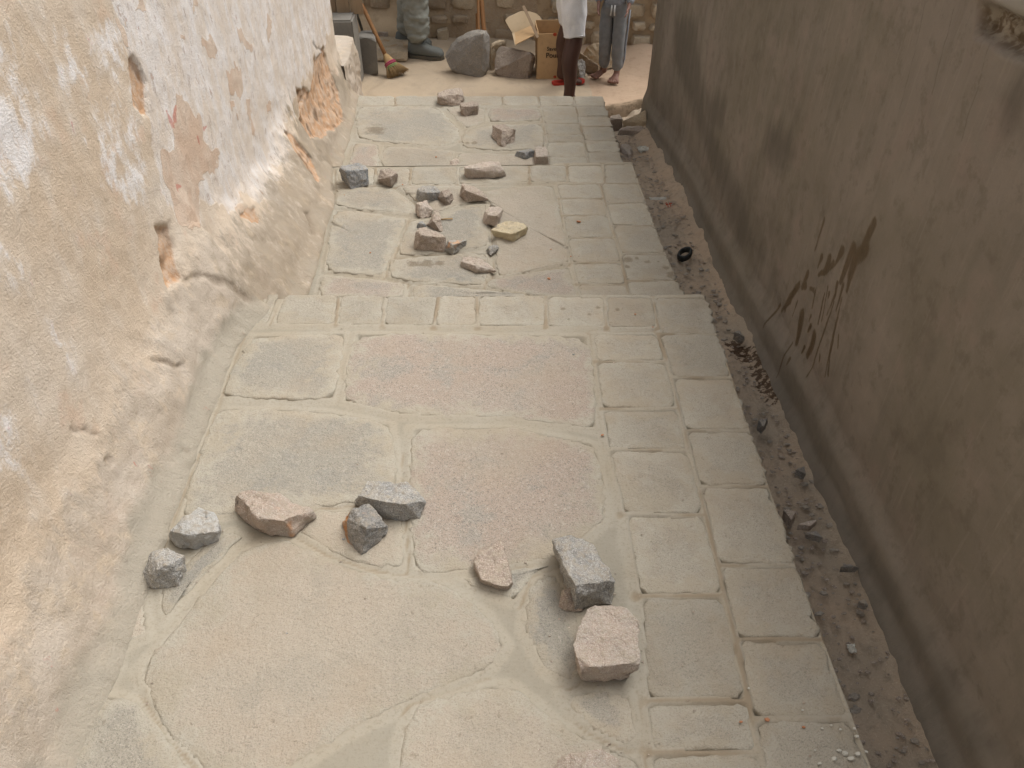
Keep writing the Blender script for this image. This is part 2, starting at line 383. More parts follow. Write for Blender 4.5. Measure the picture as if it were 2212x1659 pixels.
R_GUT = rock_mat('gutter_stone', (.302, .280, .252), (.263, .241, .213), (.157, .146, .134), (.448, .420, .381), None, .4)
R_PALE = rock_mat('granite_pale', (.505, .498, .472), (.573, .553, .513), (.342, .342, .328), (.806, .806, .806), None, .35)
R_PINK = rock_mat('granite_pink', (.510, .417, .345), (.476, .409, .349), (.368, .260, .212), (.806, .765, .683), None, .4)
R_PORG = rock_mat('granite_pink_rusty', (.549, .431, .347), (.504, .423, .356), (.396, .287, .232), (.806, .778, .683), (.627, .302, .123), .4)
R_BRWN = rock_mat('granite_brown', (.390, .308, .246), (.335, .273, .225), (.232, .185, .157), (.752, .656, .560), None, .45)
R_YELL = rock_mat('sandstone_yellow', (.670, .567, .376), (.628, .520, .342), (.601, .465, .287), (.806, .806, .588), None, .25)
R_TAN = rock_mat('rubble_stone', (.56, .45, .31), (.50, .39, .26), (.31, .23, .15), (.52, .43, .31), (.43, .27, .14), .4)
R_MUD = rock_mat('muddy_stone', (.46, .355, .24), (.42, .31, .205), (.26, .19, .125), (.42, .33, .235), None, .4)

def plain_mat(name, c, c2=None, rough=.8, scale=60, bd=.003, spec=.3, stretch=(1, 1, 1)):
    m = M(name, rough, spec); v = m.vec(stretch)
    n = m.noise(scale, 4, .6, v); n2 = m.noise(scale/8, 3, .5, v)
    col = m.mix(m.ss(n2, .35, .65), c, c2 or tuple(x*.8 for x in c))
    col = m.mix(m.math('MULTIPLY', m.ss(n, .5, .7), .3), col, tuple(x*.6 for x in c))
    return m.out(col, m.bump(n, .5, bd))
M_WOOD = plain_mat('brown_wood', (.27, .125, .045), (.33, .17, .07), .65, 40, .003, .3, (1, 1, .08))
M_BOARD = plain_mat('weathered_board', (.30, .215, .14), (.36, .265, .175), .9, 50, .006, .2, (1, 1, .06))
M_CARD = plain_mat('cardboard', (.50, .33, .175), (.46, .30, .155), .85, 30, .002)
M_CARD2 = plain_mat('dusty_cardboard', (.55, .43, .28), (.48, .35, .21), .9, 25, .003)
M_STRAW = plain_mat('broom_straw', (.33, .215, .10), (.25, .17, .08), .85, 150, .006, .2, (1, 1, .1))
M_STRAW2 = plain_mat('broom_straw_pale', (.42, .275, .13), (.36, .24, .115), .85, 150, .006, .2, (1, 1, .1))
M_MAG = plain_mat('pink_cord', (.42, .06, .13)); M_GRN = plain_mat('green_cord', (.20, .27, .10))
M_TROU = plain_mat('grey_green_cotton', (.245, .248, .215), (.28, .283, .245), .9, 120, .003)
M_SHIRT = plain_mat('khaki_shirt', (.30, .27, .2), None, .9, 120, .002)
M_BOOT = plain_mat('grey_work_boot', (.115, .125, .118), (.15, .155, .14), .75, 60, .003)
M_SOLE = plain_mat('dark_boot_sole', (.09, .085, .07), (.125, .105, .075), .85, 60, .003)
M_SHORT = plain_mat('white_cotton', (.74, .735, .735), (.68, .68, .69), .9, 160, .002)
M_SKIN = plain_mat('dark_brown_skin', (.060, .026, .017), (.075, .034, .022), .5, 60, .0015, .4)
M_SKIN2 = plain_mat('brown_skin', (.19, .095, .065), (.24, .125, .09), .55, 60, .0015, .4)
M_RED = plain_mat('red_rubber', (.46, .04, .025), None, .6); M_BLK = plain_mat('black_rubber', (.02, .022, .02), None, .5)
M_GREYP = plain_mat('grey_fleece', (.19, .195, .195), (.225, .225, .225), .95, 200, .003)
M_SWEAT = plain_mat('grey_blue_fleece', (.25, .265, .29), (.29, .305, .33), .95, 200, .003)
M_WHT = plain_mat('white_cord', (.68, .66, .62)); M_HAIR = plain_mat('black_hair', (.012, .01, .009), None, .7, 200, .004)
M_PAPER = plain_mat('dirty_white_paper', (.54, .525, .465), (.42, .40, .345), .85, 40, .003)
M_INK = plain_mat('dark_print', (.07, .045, .03), None, .8); M_REDP = plain_mat('red_print', (.45, .07, .03), None, .8)
M_BRICK = plain_mat('orange_brick_crumb', (.46, .21, .11), None, .9); M_CONC = plain_mat('grey_concrete', (.205, .19, .165), (.245, .225, .19), .92, 50, .006)
M_EYE = plain_mat('eye', (.02, .015, .012), None, .2)

# ================================================================== SETTING
grd = mesh('ground', [(-250, -250, -1.3), (250, -250, -1.3), (250, 250, -1.3), (-250, 250, -1.3)], [(0, 1, 2, 3)], M_GROUND)
grd['kind'] = 'structure'

# --- the three stepped landings -------------------------------------------------
def chaikin(P, it=2, k=.22):
    P = [Vector(p) for p in P]
    for _ in range(it):
        o = []
        for i in range(len(P)):
            a, b = P[i], P[(i+1) % len(P)]; o += [a.lerp(b, k), a.lerp(b, 1-k)]
        P = o; k = .25
    return P
def resample(P, step):
    o = []
    for i in range(len(P)):
        a, b = P[i], P[(i+1) % len(P)]; n = max(1, int(round((b-a).length/step)))
        o += [a.lerp(b, j/n) for j in range(n)]
    return o
def inset(P, d):
    n = len(P); A = sum(P[i].x*P[(i+1) % n].y - P[(i+1) % n].x*P[i].y for i in range(n)); s = 1 if A > 0 else -1
    o = []
    for i in range(n):
        e1 = (P[i]-P[i-1]).normalized(); e2 = (P[(i+1) % n]-P[i]).normalized()
        n1 = Vector((-e1.y, e1.x))*s; n2 = Vector((-e2.y, e2.x))*s; b = (n1+n2)
        b = b.normalized() if b.length > 1e-6 else n1
        k = d/max(.45, b.dot(n1)); o.append(P[i] + b*k)
    return o
def flat(Z, pts, z): return [Vector(at(*q(Z, p), z)[:2]) for p in pts]
def make_slab(name, poly, z, mat, parent, jit=.0065, step=.020, rnd=2, proud=.0062, thick=.06, edge=None, bias=0.0):
    P = chaikin(poly, rnd, .085 if name == 'border_stone' else .15)
    P = resample(P, step); sd = random.uniform(0, 90)
    P = [p + Vector((mnoise.noise((p.x*38+sd, p.y*38, 0)), mnoise.noise((p.x*38, p.y*38, sd))))*jit*2 for p in P]
    if edge:                                                     # the broken outer edge of the flight
        P = [p + Vector((1, 0))*(mnoise.noise((p.y*26+sd, 3, 0))*.016 + mnoise.noise((p.y*75, sd, 0))*.008)*edge(p) for p in P]
    c = sum(P, Vector((0, 0)))/len(P); n = len(P)
    size = max((p-c).length for p in P); tx, ty = random.uniform(-.006, .006), random.uniform(-.006, .006)
    hz = random.uniform(-.0015, .0022)
    def prof(d): return min(1, d/.022)
    levels = [(0.0, -thick, 1.3), (0.0, -.002, 1.2), (.003, proud*.55, 1.15), (.010, proud*.85, 1.0), (.034, proud, .72)]
    V, rim = [], []
    for d, dz, rm in levels:
        for p in P:
            v = (c-p); L = v.length; pp = p + v*(min(d, L*.5)/L if L else 0)
            e = mnoise.noise((pp.x*7+sd, pp.y*7, 1))*.0048 + mnoise.noise((pp.x*30, pp.y*30, sd))*.0022 if dz > -.01 else 0
            V.append((pp.x, pp.y, z + dz + hz + e + ((pp.x-c.x)*tx + (pp.y-c.y)*ty if dz > -.01 else 0))); rim.append(rm + bias)
    for k in (.72, .45, .2):
        base = V[4*n:5*n]
        for b in base:
            x = c.x + (b[0]-c.x)*k; y = c.y + (b[1]-c.y)*k
            e = mnoise.noise((x*7+sd, y*7, 1))*.0048 + mnoise.noise((x*30, y*30, sd))*.0022
            V.append((x, y, z + proud + hz + e + (x-c.x)*tx + (y-c.y)*ty)); rim.append((.32 if k > .6 else .08) + bias)
    V.append((c.x, c.y, z + proud + hz)); rim.append(bias)
    F = []
    ccw = sum(P[i].x*P[(i+1) % n].y - P[(i+1) % n].x*P[i].y for i in range(n)) > 0
    for l in range(7):
        for j in range(n):
            a, b = l*n+j, l*n+(j+1) % n; F.append((a, b, b+n, a+n) if ccw else (a, a+n, b+n, b))
    for j in range(n):
        a, b = 7*n+j, 7*n+(j+1) % n; F.append((a, b, 8*n) if ccw else (b, a, 8*n))
    o = mesh(name, V, F, mat, parent)
    at_ = o.data.attributes.new('rim', 'FLOAT', 'POINT'); at_.data.foreach_set('value', np.array(rim, np.float32))
    return P

def landing(z, y0, y1, xl, xr, res, slabs, borders, deep=0.0):
    """xl, xr: functions of Y for the wall side and the gutter side"""
    polys = [p for p, m in slabs] + borders
    Ys = np.arange(y0, y1 + res*.5, res); n = len(Ys)
    XL = np.array([xl(y) for y in Ys]) - .25; XR = np.array([xr(y) for y in Ys]) - .010
    m = int((XR-XL).max()/res)+1
    U = np.linspace(0, 1, m); X = XL[:, None] + (XR-XL)[:, None]*U[None]; Y = np.repeat(Ys[:, None], m, 1)
    d1 = np.full(X.shape, .2); d2 = np.full(X.shape, .2)
    for p in polys:
        a = np.array([(v.x, v.y) for v in p]); lo, hi = a.min(0)-.07, a.max(0)+.07
        ii = np.where((X > lo[0]) & (X < hi[0]) & (Y > lo[1]) & (Y < hi[1]))
        if not len(ii[0]): continue
        d = poly_sdf(X[ii], Y[ii], a); e1 = d1[ii]; e2 = d2[ii]
        d2[ii] = np.where(d < e1, e1, np.minimum(e2, d)); d1[ii] = np.minimum(e1, d)
    b1 = np.full(X.shape, .2); b2 = np.full(X.shape, .2)
    for p in borders:
        a = np.array([(v.x, v.y) for v in p]); lo, hi = a.min(0)-.05, a.max(0)+.05
        ii = np.where((X > lo[0]) & (X < hi[0]) & (Y > lo[1]) & (Y < hi[1]))
        if not len(ii[0]): continue
        d = poly_sdf(X[ii], Y[ii], a) + .0062; e1 = b1[ii]; e2 = b2[ii]
        b2[ii] = np.where(d < e1, e1, np.minimum(e2, d)); b1[ii] = np.minimum(e1, d)
    bj = sstep(-.004, .003, b1)*(1 - sstep(.012, .022, b2))
    near = 1 - sstep(0, .02, d1)
    wob = fbm(X, Y, 9, 3, 2)*.010
    gro = (1 - sstep(.004, .015, np.abs(d2 - d1 + wob)))*sstep(-.002, .003, d1)*(1 - .75*sstep(.016, .03, d2))*(d2 < .09)*(.35 + .65*sstep(-.15, .05, fbm(X, Y, 3.1, 2, 5)))
    xj = np.array([xl(y) for y in Ys])[:, None] + fbm(Y, Y*0, 2, 2, 3)*.02
    gro = np.maximum(gro, .8*(1 - sstep(.003, .011, np.abs(X - xj))))
    Zm = z + .0030*near - .0042*gro + fbm(X, Y, 5, 3, 1)*.006 + fbm(X, Y, 28, 3, 3)*.0035
    Zm = Zm - deep*sstep(.36, .30, X)*sstep(.0, .006, d1)
    Zm = np.where(d1 < -.012, z - .016, Zm)
    Zm += sstep(.01, .14, -(X - np.array([xl(y) for y in Ys])[:, None]))*.05      # mortar fillet up the wall foot
    P = np.stack([X, Y, Zm], -1)
    # fold the far and gutter side down as the masonry faces of the step
    top = grid('stair_landing', P, M_MORT, {'groove': np.clip(np.maximum(gro*.62, bj*np.clip(.55 + fbm(X, Y, 7, 3, 4)*2.2, .08, 1)) + sstep(.03, .09, d1)*.12, 0, 1), 'wide': sstep(.010, .035, d1)*sstep(.38, .30, X)*sstep(-.97, -.90, X)}, kind='structure')
    # body under the sheet
    V, F = [], []
    ring = [(xl(y)-.25, y) for y in (y0, y1-.014)] + [(xr(y)-.012, y) for y in np.linspace(y1-.014, y0, 24)]
    k = len(ring)
    for dz in (-.004, -.10, -.22, -1.0):
        for x, y in ring: V.append((x + random.uniform(-.004, .004), y + random.uniform(-.004, .004), z + dz))
    for l in range(3):
        for j in range(k): F.append((l*k+j, (l+1)*k+j, (l+1)*k+(j+1) % k, l*k+(j+1) % k))
    mesh('riser', V, F, M_MORT, top)
    for p, mt in slabs: make_slab('paving_stone', p, z, mt, top, bias=-.15 if mt is MS_PINK else 0)
    edge = lambda p: 1.0 if p.x > xr(p.y) - .03 else 0.0
    for p in borders: make_slab('border_stone', inset(p, .0062), z, MS_BORD, top, jit=.0036, step=.014, rnd=1, proud=.0030, edge=edge)
    return top
def interp(tab):
    xs = [t[0] for t in tab]; ys = [t[1] for t in tab]
    return lambda v: float(np.interp(v, xs, ys))
def columns(Z, z, rows_in, rows_out, jin, jmid, jright, first_y):
    """two columns of border stones along the gutter; joint lines given as (y, x) tables in survey units"""
    fi, fm, fr = interp(jin), interp(jmid), interp(jright); out = []
    for rows, fa, fb in ((rows_in, fi, fm), (rows_out, fm, fr)):
        ys = [first_y] + rows
        for a, b in zip(ys[:-1], ys[1:]):
            s = random.uniform(-2, 2)
            out.append(flat(Z, [(fa(a), a+s*.3), (fb(a), a), (fb(b), b), (fa(b), b+s*.3)], z))
    return out

# landing nearest the viewer
ED1 = [(.84, -2.6), (.825, .6), (.832, 2.588)]
slabs1 = [
 ([(545, 728), (748, 722), (736, 790), (722, 866), (475, 860), (500, 805)], MS_GREY),
 ([(765, 722), (1268, 726), (1284, 800), (1290, 928), (1200, 918), (1100, 903), (870, 900), (740, 868), (745, 800)], MS_PINK),
 ([(468, 885), (600, 884), (720, 892), (842, 918), (858, 1000), (852, 1078), (780, 1085), (640, 1100), (520, 1110), (385, 1120), (430, 980)], MS_GREY),
 ([(888, 925), (1110, 925), (1285, 962), (1306, 1040), (1308, 1128), (1205, 1208), (1080, 1228), (960, 1240), (893, 1235), (880, 1050)], MS_PINK),
 ([(645, 1150), (690, 1105), (780, 1100), (868, 1095), (874, 1228), (800, 1225), (710, 1192)], MS_BEIGE),
 ([(520, 1190), (615, 1165), (700, 1207), (840, 1252), (960, 1262), (1050, 1330), (1092, 1395), (1050, 1450), (900, 1510), (750, 1585), (600, 1680), (470, 1690), (360, 1590), (300, 1450), (400, 1330)], MS_BEIGE),
 ([(1050, 1482), (1110, 1485), (1210, 1570), (1385, 1645), (1380, 1800), (870, 1800), (862, 1620), (892, 1530)], MS_BEIGE),
 ([(1150, 1252), (1200, 1240), (1240, 1300), (1262, 1430), (1232, 1478), (1182, 1450), (1128, 1360)], MS_GREY),
 ([(1212, 1502), (1290, 1488), (1365, 1505), (1378, 1595), (1350, 1615), (1280, 1580)], MS_GREY),
 ([(985, 1254), (1070, 1240), (1190, 1222), (1150, 1238), (1115, 1300)], MS_GREY),
 ([(262, 1300), (315, 1290), (322, 1375), (270, 1388)], MS_BEIGE),
 ([(345, 1275), (440, 1180), (500, 1150), (530, 1162), (490, 1195), (400, 1290), (350, 1345)], MS_GREY),
 ([(215, 1500), (300, 1520), (410, 1659), (500, 1780), (130, 1800), (90, 1720)], MS_GREY),
 ([(870, 1830), (1380, 1830), (1390, 2050), (900, 2050)], MS_BEIGE),
 ([(100, 1840), (840, 1730), (860, 2050), (60, 2050)], MS_GREY),
]
slabs1 = [(flat(Z0, p, T1), m) for p, m in slabs1]
bx_t = [612, 733, 832, 948, 1031, 1179, 1307, 1410, 1533]; bx_b = [588, 725, 827, 937, 1031, 1179, 1310, 1423, 1553]
bord1 = [flat(Z0, [(bx_t[i], 636 + .8*i), (bx_t[i+1], 637 + .8*i), (bx_b[i+1], 704 + .9*i + (16 if i == 7 else 0)), (bx_b[i], 703 + .9*i + (12 if i == 7 else 0))], T1) for i in range(8)]
bord1.append(flat(Z0, [(580, 634), (606, 634), (580, 703), (545, 703)], T1))
bord1 += columns(Z0, T1, [783, 884, 973, 1113, 1288, 1515, 1627, 1800, 2000], [817, 931, 1052, 1222, 1382, 1555, 1730, 1930],
   [(715, 1277), (880, 1298), (973, 1312), (1113, 1347), (1288, 1382), (1440, 1390), (1600, 1399), (2000, 1440)],
   [(715, 1420), (817, 1450), (930, 1478), (1050, 1510), (1222, 1550), (1382, 1590), (1555, 1625), (2000, 1725)],
   [(715, 1552), (817, 1585), (930, 1625), (1050, 1665), (1222, 1728), (1382, 1780), (1555, 1842), (1659, 1882), (2000, 2005)], 722)
landing(T1, -2.6, 2.60, interp([(-3, -.95), (2.3, -.955), (2.6, -.94)]), interp([(-3, .84), (.7, .828), (1.3, .818), (2.6, .833)]), .0085, slabs1, bord1)

# second landing
slabs2 = [
 ([(65, 612), (380, 602), (515, 700), (520, 768), (300, 745), (60, 716)], MS_GREY),
 ([(432, 600), (780, 592), (870, 640), (850, 690), (680, 755), (600, 735), (540, 690)], MS_BEIGE),
 ([(48, 737), (300, 762), (478, 790), (470, 830), (395, 1010), (342, 1125), (200, 1122), (-5, 1098)], MS_GREY),
 ([(505, 800), (690, 775), (850, 710), (955, 705), (962, 860), (965, 955), (720, 985), (425, 1012), (455, 920)], MS_GREY),
 ([(900, 640), (1120, 605), (1350, 592), (1412, 860), (1452, 1048), (1270, 1088), (1010, 1140), (1010, 900), (985, 700)], MS_BEIGE),
 ([(392, 1030), (950, 988), (985, 1090), (930, 1190), (520, 1163), (372, 1132)], MS_GREY),
 ([(-15, 1128), (180, 1140), (470, 1172), (470, 1262), (-40, 1262)], MS_PINK),
 ([(512, 1180), (930, 1212), (1200, 1242), (1210, 1275), (520, 1275)], MS_GREY),
 ([(962, 1152), (1200, 1112), (1450, 1075), (1476, 1200), (1492, 1260), (1250, 1240), (950, 1200)], MS_PINK),
]
slabs2 = [(flat(ZC, p, T2), m) for p, m in slabs2]
bt = [75, 300, 508, 785, 1205, 1428, 1640, 1822]; bb = [60, 292, 500, 782, 1208, 1432, 1650, 1852]
yt = [490, 489, 488, 485, 478, 474, 470, 462]; yb = [598, 594, 592, 588, 580, 577, 584, 584]
bord2 = [flat(ZC, [(bt[i], yt[i]), (bt[i+1], yt[i+1]), (bb[i+1], yb[i+1]), (bb[i], yb[i])], T2) for i in range(7)]
bord2 += columns(ZC, T2, [672, 772, 905, 1052, 1180, 1300, 1420], [700, 832, 998, 1158, 1290, 1420],
   [(580, 1362), (870, 1418), (1130, 1470), (1300, 1512), (1420, 1540)], [(580, 1622), (800, 1682), (1000, 1742), (1240, 1792), (1420, 1835)],
   [(580, 1848), (670, 1888), (830, 1950), (970, 2005), (1100, 2066), (1245, 2128), (1420, 2200)], 584)
landing(T2, 2.54, 4.215, interp([(2.5, -.84), (2.9, -.85), (3.9, -.86), (4.2, -.92)]), interp([(2.5, .835), (2.9, .828), (3.5, .80), (4.2, .785)]), .0095, slabs2, bord2, .007)

# third landing
slabs3 = [
 ([(182, 130), (655, 130), (795, 268), (792, 325), (705, 370), (400, 345), (187, 315)], MS_GREY),
 ([(695, 130), (940, 135), (948, 222), (838, 262)], MS_BEIGE),
 ([(962, 135), (1268, 142), (1280, 214), (965, 224)], MS_PINK),
 ([(840, 268), (990, 238), (1286, 230), (1298, 370), (1100, 392), (830, 378), (806, 330)], MS_GREY),
 ([(168, 345), (318, 352), (320, 510), (130, 510)], MS_PINK),
 ([(338, 356), (700, 386), (752, 396), (764, 510), (332, 510)], MS_GREY),
 ([(775, 402), (1110, 412), (1300, 400), (1318, 510), (778, 510)], MS_BEIGE),
]
slabs3 = [(flat(ZC, p, T3), m) for p, m in slabs3]
bt = [182, 410, 735, 1045, 1258, 1465, 1642]
bord3 = [flat(ZC, [(bt[i], 64), (bt[i+1], 64), (bt[i+1] + (8 if i < 5 else 18), 124), (bt[i] + (8 if i else -5), 124)], T3) for i in range(6)]
bord3 += columns(ZC, T3, [228, 292, 337, 426, 520, 600], [186, 246, 330, 400, 470, 540, 600], [(124, 1272), (290, 1300), (470, 1318), (600, 1335)], [(124, 1478), (290, 1520), (460, 1556), (600, 1590)],
   [(124, 1660), (180, 1680), (300, 1720), (450, 1762), (600, 1812)], 126)
landing(T3, 4.15, 5.69, interp([(4.1, -.94), (4.5, -.985), (5.7, -1.01)]), interp([(4.1, .80), (4.6, .80), (5.7, .784)]), .012, slabs3, bord3, .004)

# --- plaza, earth, gutter -------------------------------------------------------
def sheet(name, xs, ys, fz, mat, attrs=None):
    X, Y = np.meshgrid(xs, ys, indexing='ij'); P = np.stack([X, Y, fz(X, Y)], -1)
    return grid(name, P, mat, {k: f(X, Y) for k, f in (attrs or {}).items()}, flip=False, kind='structure')
pz = lambda X, Y: PLAZA + fbm(X, Y, 3, 3, 1)*.012 + fbm(X, Y, 14, 3, 2)*.006 - .012*np.clip(.1 - np.abs(fbm(X, Y, 1.7, 2, 6)), 0, .012)/.012
sheet('plaza_pavement', np.linspace(-3.0, .785, 160), np.linspace(5.60, 8.6, 130), pz, M_PLAZA)
frontY = lambda X: 6.06 + .35*(X-.8) + fbm(X, X*0, 6, 3, 4)*.10
def dz_(X, Y):
    t = sstep(0, .10, frontY(X) - Y)
    z = PLAZA - .012 + fbm(X, Y, 3, 4, 3)*.03 + .09*np.exp(-((X-1.33)**2/.05 + (Y-7.25)**2/.04))
    return z - t*(.20 + fbm(X, Y, 11, 4, 5)*.12) - np.clip(sstep(0, .3, frontY(X)-Y), 0, 1)*.3
sheet('earth_bank', np.linspace(.75, 4.2, 200), np.linspace(5.75, 8.8, 260), dz_, M_DIRT, {'cut': lambda X, Y: sstep(-.06, -.02, frontY(X) - Y + fbm(X, Y, 9, 4, 2)*.09)})
gz = interp([(-3, -.13), (.8, -.155), (1.5, -.20), (2.2, -.255), (2.9, -.335), (4.0, -.41), (5.0, -.56), (5.7, -.68), (6.6, -.74)])
GZ = np.vectorize(gz)
wetc = [Vector(at(*p, -.28)[:2]) for p in ((1590, 745), (1620, 770), (1640, 800), (1660, 840), (1672, 870))]
def wet(X, Y):
    v = np.zeros(X.shape)
    for a, b in zip(wetc[:-1], wetc[1:]):
        d, t = seg_dist(X, Y, a, b); v = np.maximum(v, 1.25 - d/.085)
    return np.clip(v, 0, 1)
sheet('gutter', np.linspace(.60, 1.32, 90), np.linspace(-2.6, 6.5, 620), lambda X, Y: GZ(Y) + fbm(X, Y, 5, 4, 2)*.045 + fbm(X, Y, 22, 3, 4)*.016 + .05*sstep(1.02, 1.12, X), M_GUT, {'wet': wet})

# ================================================================== WALLS
def pmask(Y, Zc, polys, soft, wr=.0):
    out = np.zeros(Y.shape)
    if wr: Y, Zc = Y + fbm(Y, Zc*.6, 9, 5, 3, .62)*wr, Zc + fbm(Y, Zc, 8, 5, 6, .62)*wr*1.7
    for P in polys:
        a = np.array(P); lo, hi = a.min(0)-.15, a.max(0)+.15
        ii = np.where((Y > lo[0]) & (Y < hi[0]) & (Zc > lo[1]) & (Zc < hi[1]))
        if len(ii[0]): out[ii] = np.maximum(out[ii], sstep(soft, -soft, poly_sdf(Y[ii], Zc[ii], a)))
    return out
XLW = -1.10
def lw(Z, pts): return [tuple(onX(*q(Z, p), XLW)[1:]) for p in pts]
YL = np.concatenate([np.arange(-2.6, .5, .08), np.arange(.5, 5.72, .0085), [5.72]])
floorL = interp([(-3, 0), (2.55, 0), (2.62, T2), (4.18, T2), (4.24, T3), (6, T3)])
baseL = interp([(-3, -1.00), (2.3, -1.01), (2.62, -.915), (2.9, -.895), (3.85, -.905), (4.25, -.985), (4.7, -1.01), (5.72, -1.035)])
ZL = np.concatenate([np.arange(-.62, 1.45, .0085), np.arange(1.47, 3.3, .10)])
Yg, Zg = np.meshgrid(YL, ZL, indexing='ij')
FL = np.array([floorL(y) for y in YL])[:, None]; BL = np.array([baseL(y) for y in YL])[:, None]
hgt = Zg - FL
top = .20 + .34*(fbm(Yg, Zg*.4, 1.3, 4, 2)+.1) + .06*fbm(Yg, Zg, 9, 3, 3)
flare = 1 - sstep(-.04, 1.0, hgt/np.maximum(top*1.9, .1))
skirt = sstep(.12, -.12, hgt - top - .06 + fbm(Yg, Zg, 6, 4, 2)*.15)
lump = fbm(Yg, Zg, 4.2, 4, 1)
BL = BL + (fbm(Yg, Zg*.0, 3.1, 4, 2) + .1)*.05
fil = sstep(.10, -.01, hgt)
depth = (BL - XLW)*flare**1.3 + .045*fil**2 + skirt*(.004 + lump*.022 + np.abs(fbm(Yg, Zg, 6, 4, 6))*.018 + fbm(Yg, Zg, 26, 4, 7)*.007) + fbm(Yg, Zg, 1.1, 3, 4)*.03 + fbm(Yg, Zg, 18, 4, 5)*.007
hol = [(lw(ZW, p), d) for p, d in (
 ([(722, 318), (745, 316), (805, 440), (828, 640), (792, 640), (748, 590), (735, 420)], .034),
 ([(868, 1272), (938, 1248), (955, 1350), (978, 1540), (905, 1600), (885, 1450), (892, 1300)], .034),
 ([(1550, 732), (1577, 740), (1612, 880), (1606, 1000), (1580, 1005), (1560, 860)], .036),
 ([(1795, 262), (1805, 300), (1842, 500), (1836, 680), (1740, 760), (1650, 740), (1660, 600), (1722, 470), (1745, 330)], .028),
 ([(1640, 478), (1702, 500), (1690, 600), (1660, 612)], .036),
 ([(1320, 1160), (1350, 1155), (1345, 1235), (1295, 1225)], .02))]
crk = [(lw(ZW, p), .03) for p in ([(970, 1552), (1060, 1528), (1185, 1650), (1165, 1665), (1050, 1562), (980, 1572)], [(1740, 240), (1800, 262), (1795, 275), (1735, 262)], [(1500, 1160), (1512, 1160), (1500, 1300), (1488, 1300)])]
crk += [(lw(ZV, p), .034) for p in ([(732, 428), (790, 446), (850, 462), (835, 475), (790, 476), (740, 448)], [(370, 792), (440, 793), (490, 800), (445, 810), (380, 802)], 
  [(838, 762), (868, 748), (862, 795), (842, 795)], [(492, 962), (520, 928), (540, 990), (510, 1018)], [(755, 905), (765, 905), (758, 930), (748, 925)], [(1250, 262), (1275, 295), (1255, 300)])]
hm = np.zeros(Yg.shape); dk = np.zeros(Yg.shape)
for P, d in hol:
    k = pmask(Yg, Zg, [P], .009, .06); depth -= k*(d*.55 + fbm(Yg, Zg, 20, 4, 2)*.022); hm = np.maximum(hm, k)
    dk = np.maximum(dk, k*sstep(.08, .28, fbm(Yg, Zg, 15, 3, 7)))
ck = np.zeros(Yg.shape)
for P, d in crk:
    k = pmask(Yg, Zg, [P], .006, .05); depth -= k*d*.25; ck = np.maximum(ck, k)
plaster = pmask(Yg, Zg, [lw(ZW, [(610, -400), (1900, -300), (1830, 100), (1790, 260), (1640, 480), (1560, 740), (1480, 1040), (1290, 1150), (1110, 1190), (1000, 1230), (930, 1200), (880, 1000), (820, 640), (740, 320), (650, 130)])], .03, .16)
tan = pmask(Yg, Zg, [lw(ZW, p) for p in (
 [(900, 900), (940, 800), (980, 620), (1040, 570), (1110, 590), (1130, 700), (1150, 830), (1220, 900), (1215, 980), (1110, 1010), (1100, 1180), (1060, 1260), (990, 1230), (940, 1100), (900, 1000)],
 [(1250, 350), (1330, 330), (1340, 450), (1310, 540), (1280, 520)], [(1325, 200), (1390, 180), (1400, 260), (1350, 310)], [(1130, 250), (1200, 250), (1190, 340), (1140, 330)], [(1020, 260), (1050, 250), (1060, 290), (1030, 300)],
 [(1370, 560), (1405, 570), (1400, 670), (1380, 660)], [(1280, 600), (1310, 590), (1315, 660), (1290, 660)], [(1480, 590), (1510, 600), (1500, 660), (1480, 650)], [(625, 60), (680, 60), (715, 200), (690, 200)], [(770, 30), (810, 20), (815, 60), (770, 120)], [(1070, 20), (1095, 20), (1095, 90), (1075, 100)], [(1480, 110), (1510, 120), (1500, 200), (1485, 190)])], .012, .13)
white = pmask(Yg, Zg, [lw(ZW, p) for p in (
 [(-200, 60), (60, 150), (130, 420), (200, 640), (190, 900), (130, 1000), (-200, 950)], [(260, 120), (380, 130), (440, 280), (490, 380), (420, 430), (330, 400)], [(530, 610), (620, 600), (650, 680), (560, 710)],
 [(590, 790), (740, 780), (790, 900), (760, 1060), (690, 1100), (590, 1020)], [(500, 0), (610, 0), (720, 300), (740, 420), (690, 560), (640, 420), (540, 300)], [(0, 1380), (30, 1400), (40, 1500), (0, 1520)], [(1110, 1010), (1200, 990), (1210, 1110), (1140, 1150)])] +
 [lw(ZV, p) for p in ([(-20, 660), (60, 670), (70, 850), (-20, 900)], [(250, 300), (370, 340), (360, 410), (290, 360)])], .09, .22)
white = np.maximum(white, plaster*.62)
red = pmask(Yg, Zg, [lw(ZW, p) for p in ([(925, 600), (985, 615), (990, 695), (962, 695)], [(1075, 790), (1110, 765), (1135, 855), (1085, 845)], [(985, 1030), (1012, 1040), (1005, 1080), (985, 1075)], [(1135, 700), (1160, 700), (1150, 760), (1135, 750)])], .012, .09)
grime = pmask(Yg, Zg, [lw(ZW, p) for p in ([(1220, 1300), (1400, 1230), (1480, 1480), (1350, 1640), (1230, 1600)], [(1480, 1000), (1600, 1000), (1660, 1160), (1560, 1200), (1480, 1120)], [(1830, 420), (1960, 400), (1960, 800), (1860, 1000), (1800, 760)], [(1600, 500), (1660, 520), (1640, 740), (1600, 900), (1570, 740)])], .10, .2)
grime = np.maximum(grime, .95*skirt*sstep(2.0, 2.8, Yg))
grime = np.maximum(grime, (.25 + .4*sstep(2.2, 2.8, Yg))*sstep(.24, .02, hgt))
cem = sstep(.15, .01, hgt + fbm(Yg, Zg, 5, 4, 3)*.16)*(1 - .6*sstep(2.4, 2.7, Yg))
clay = hm*np.array([1.0])
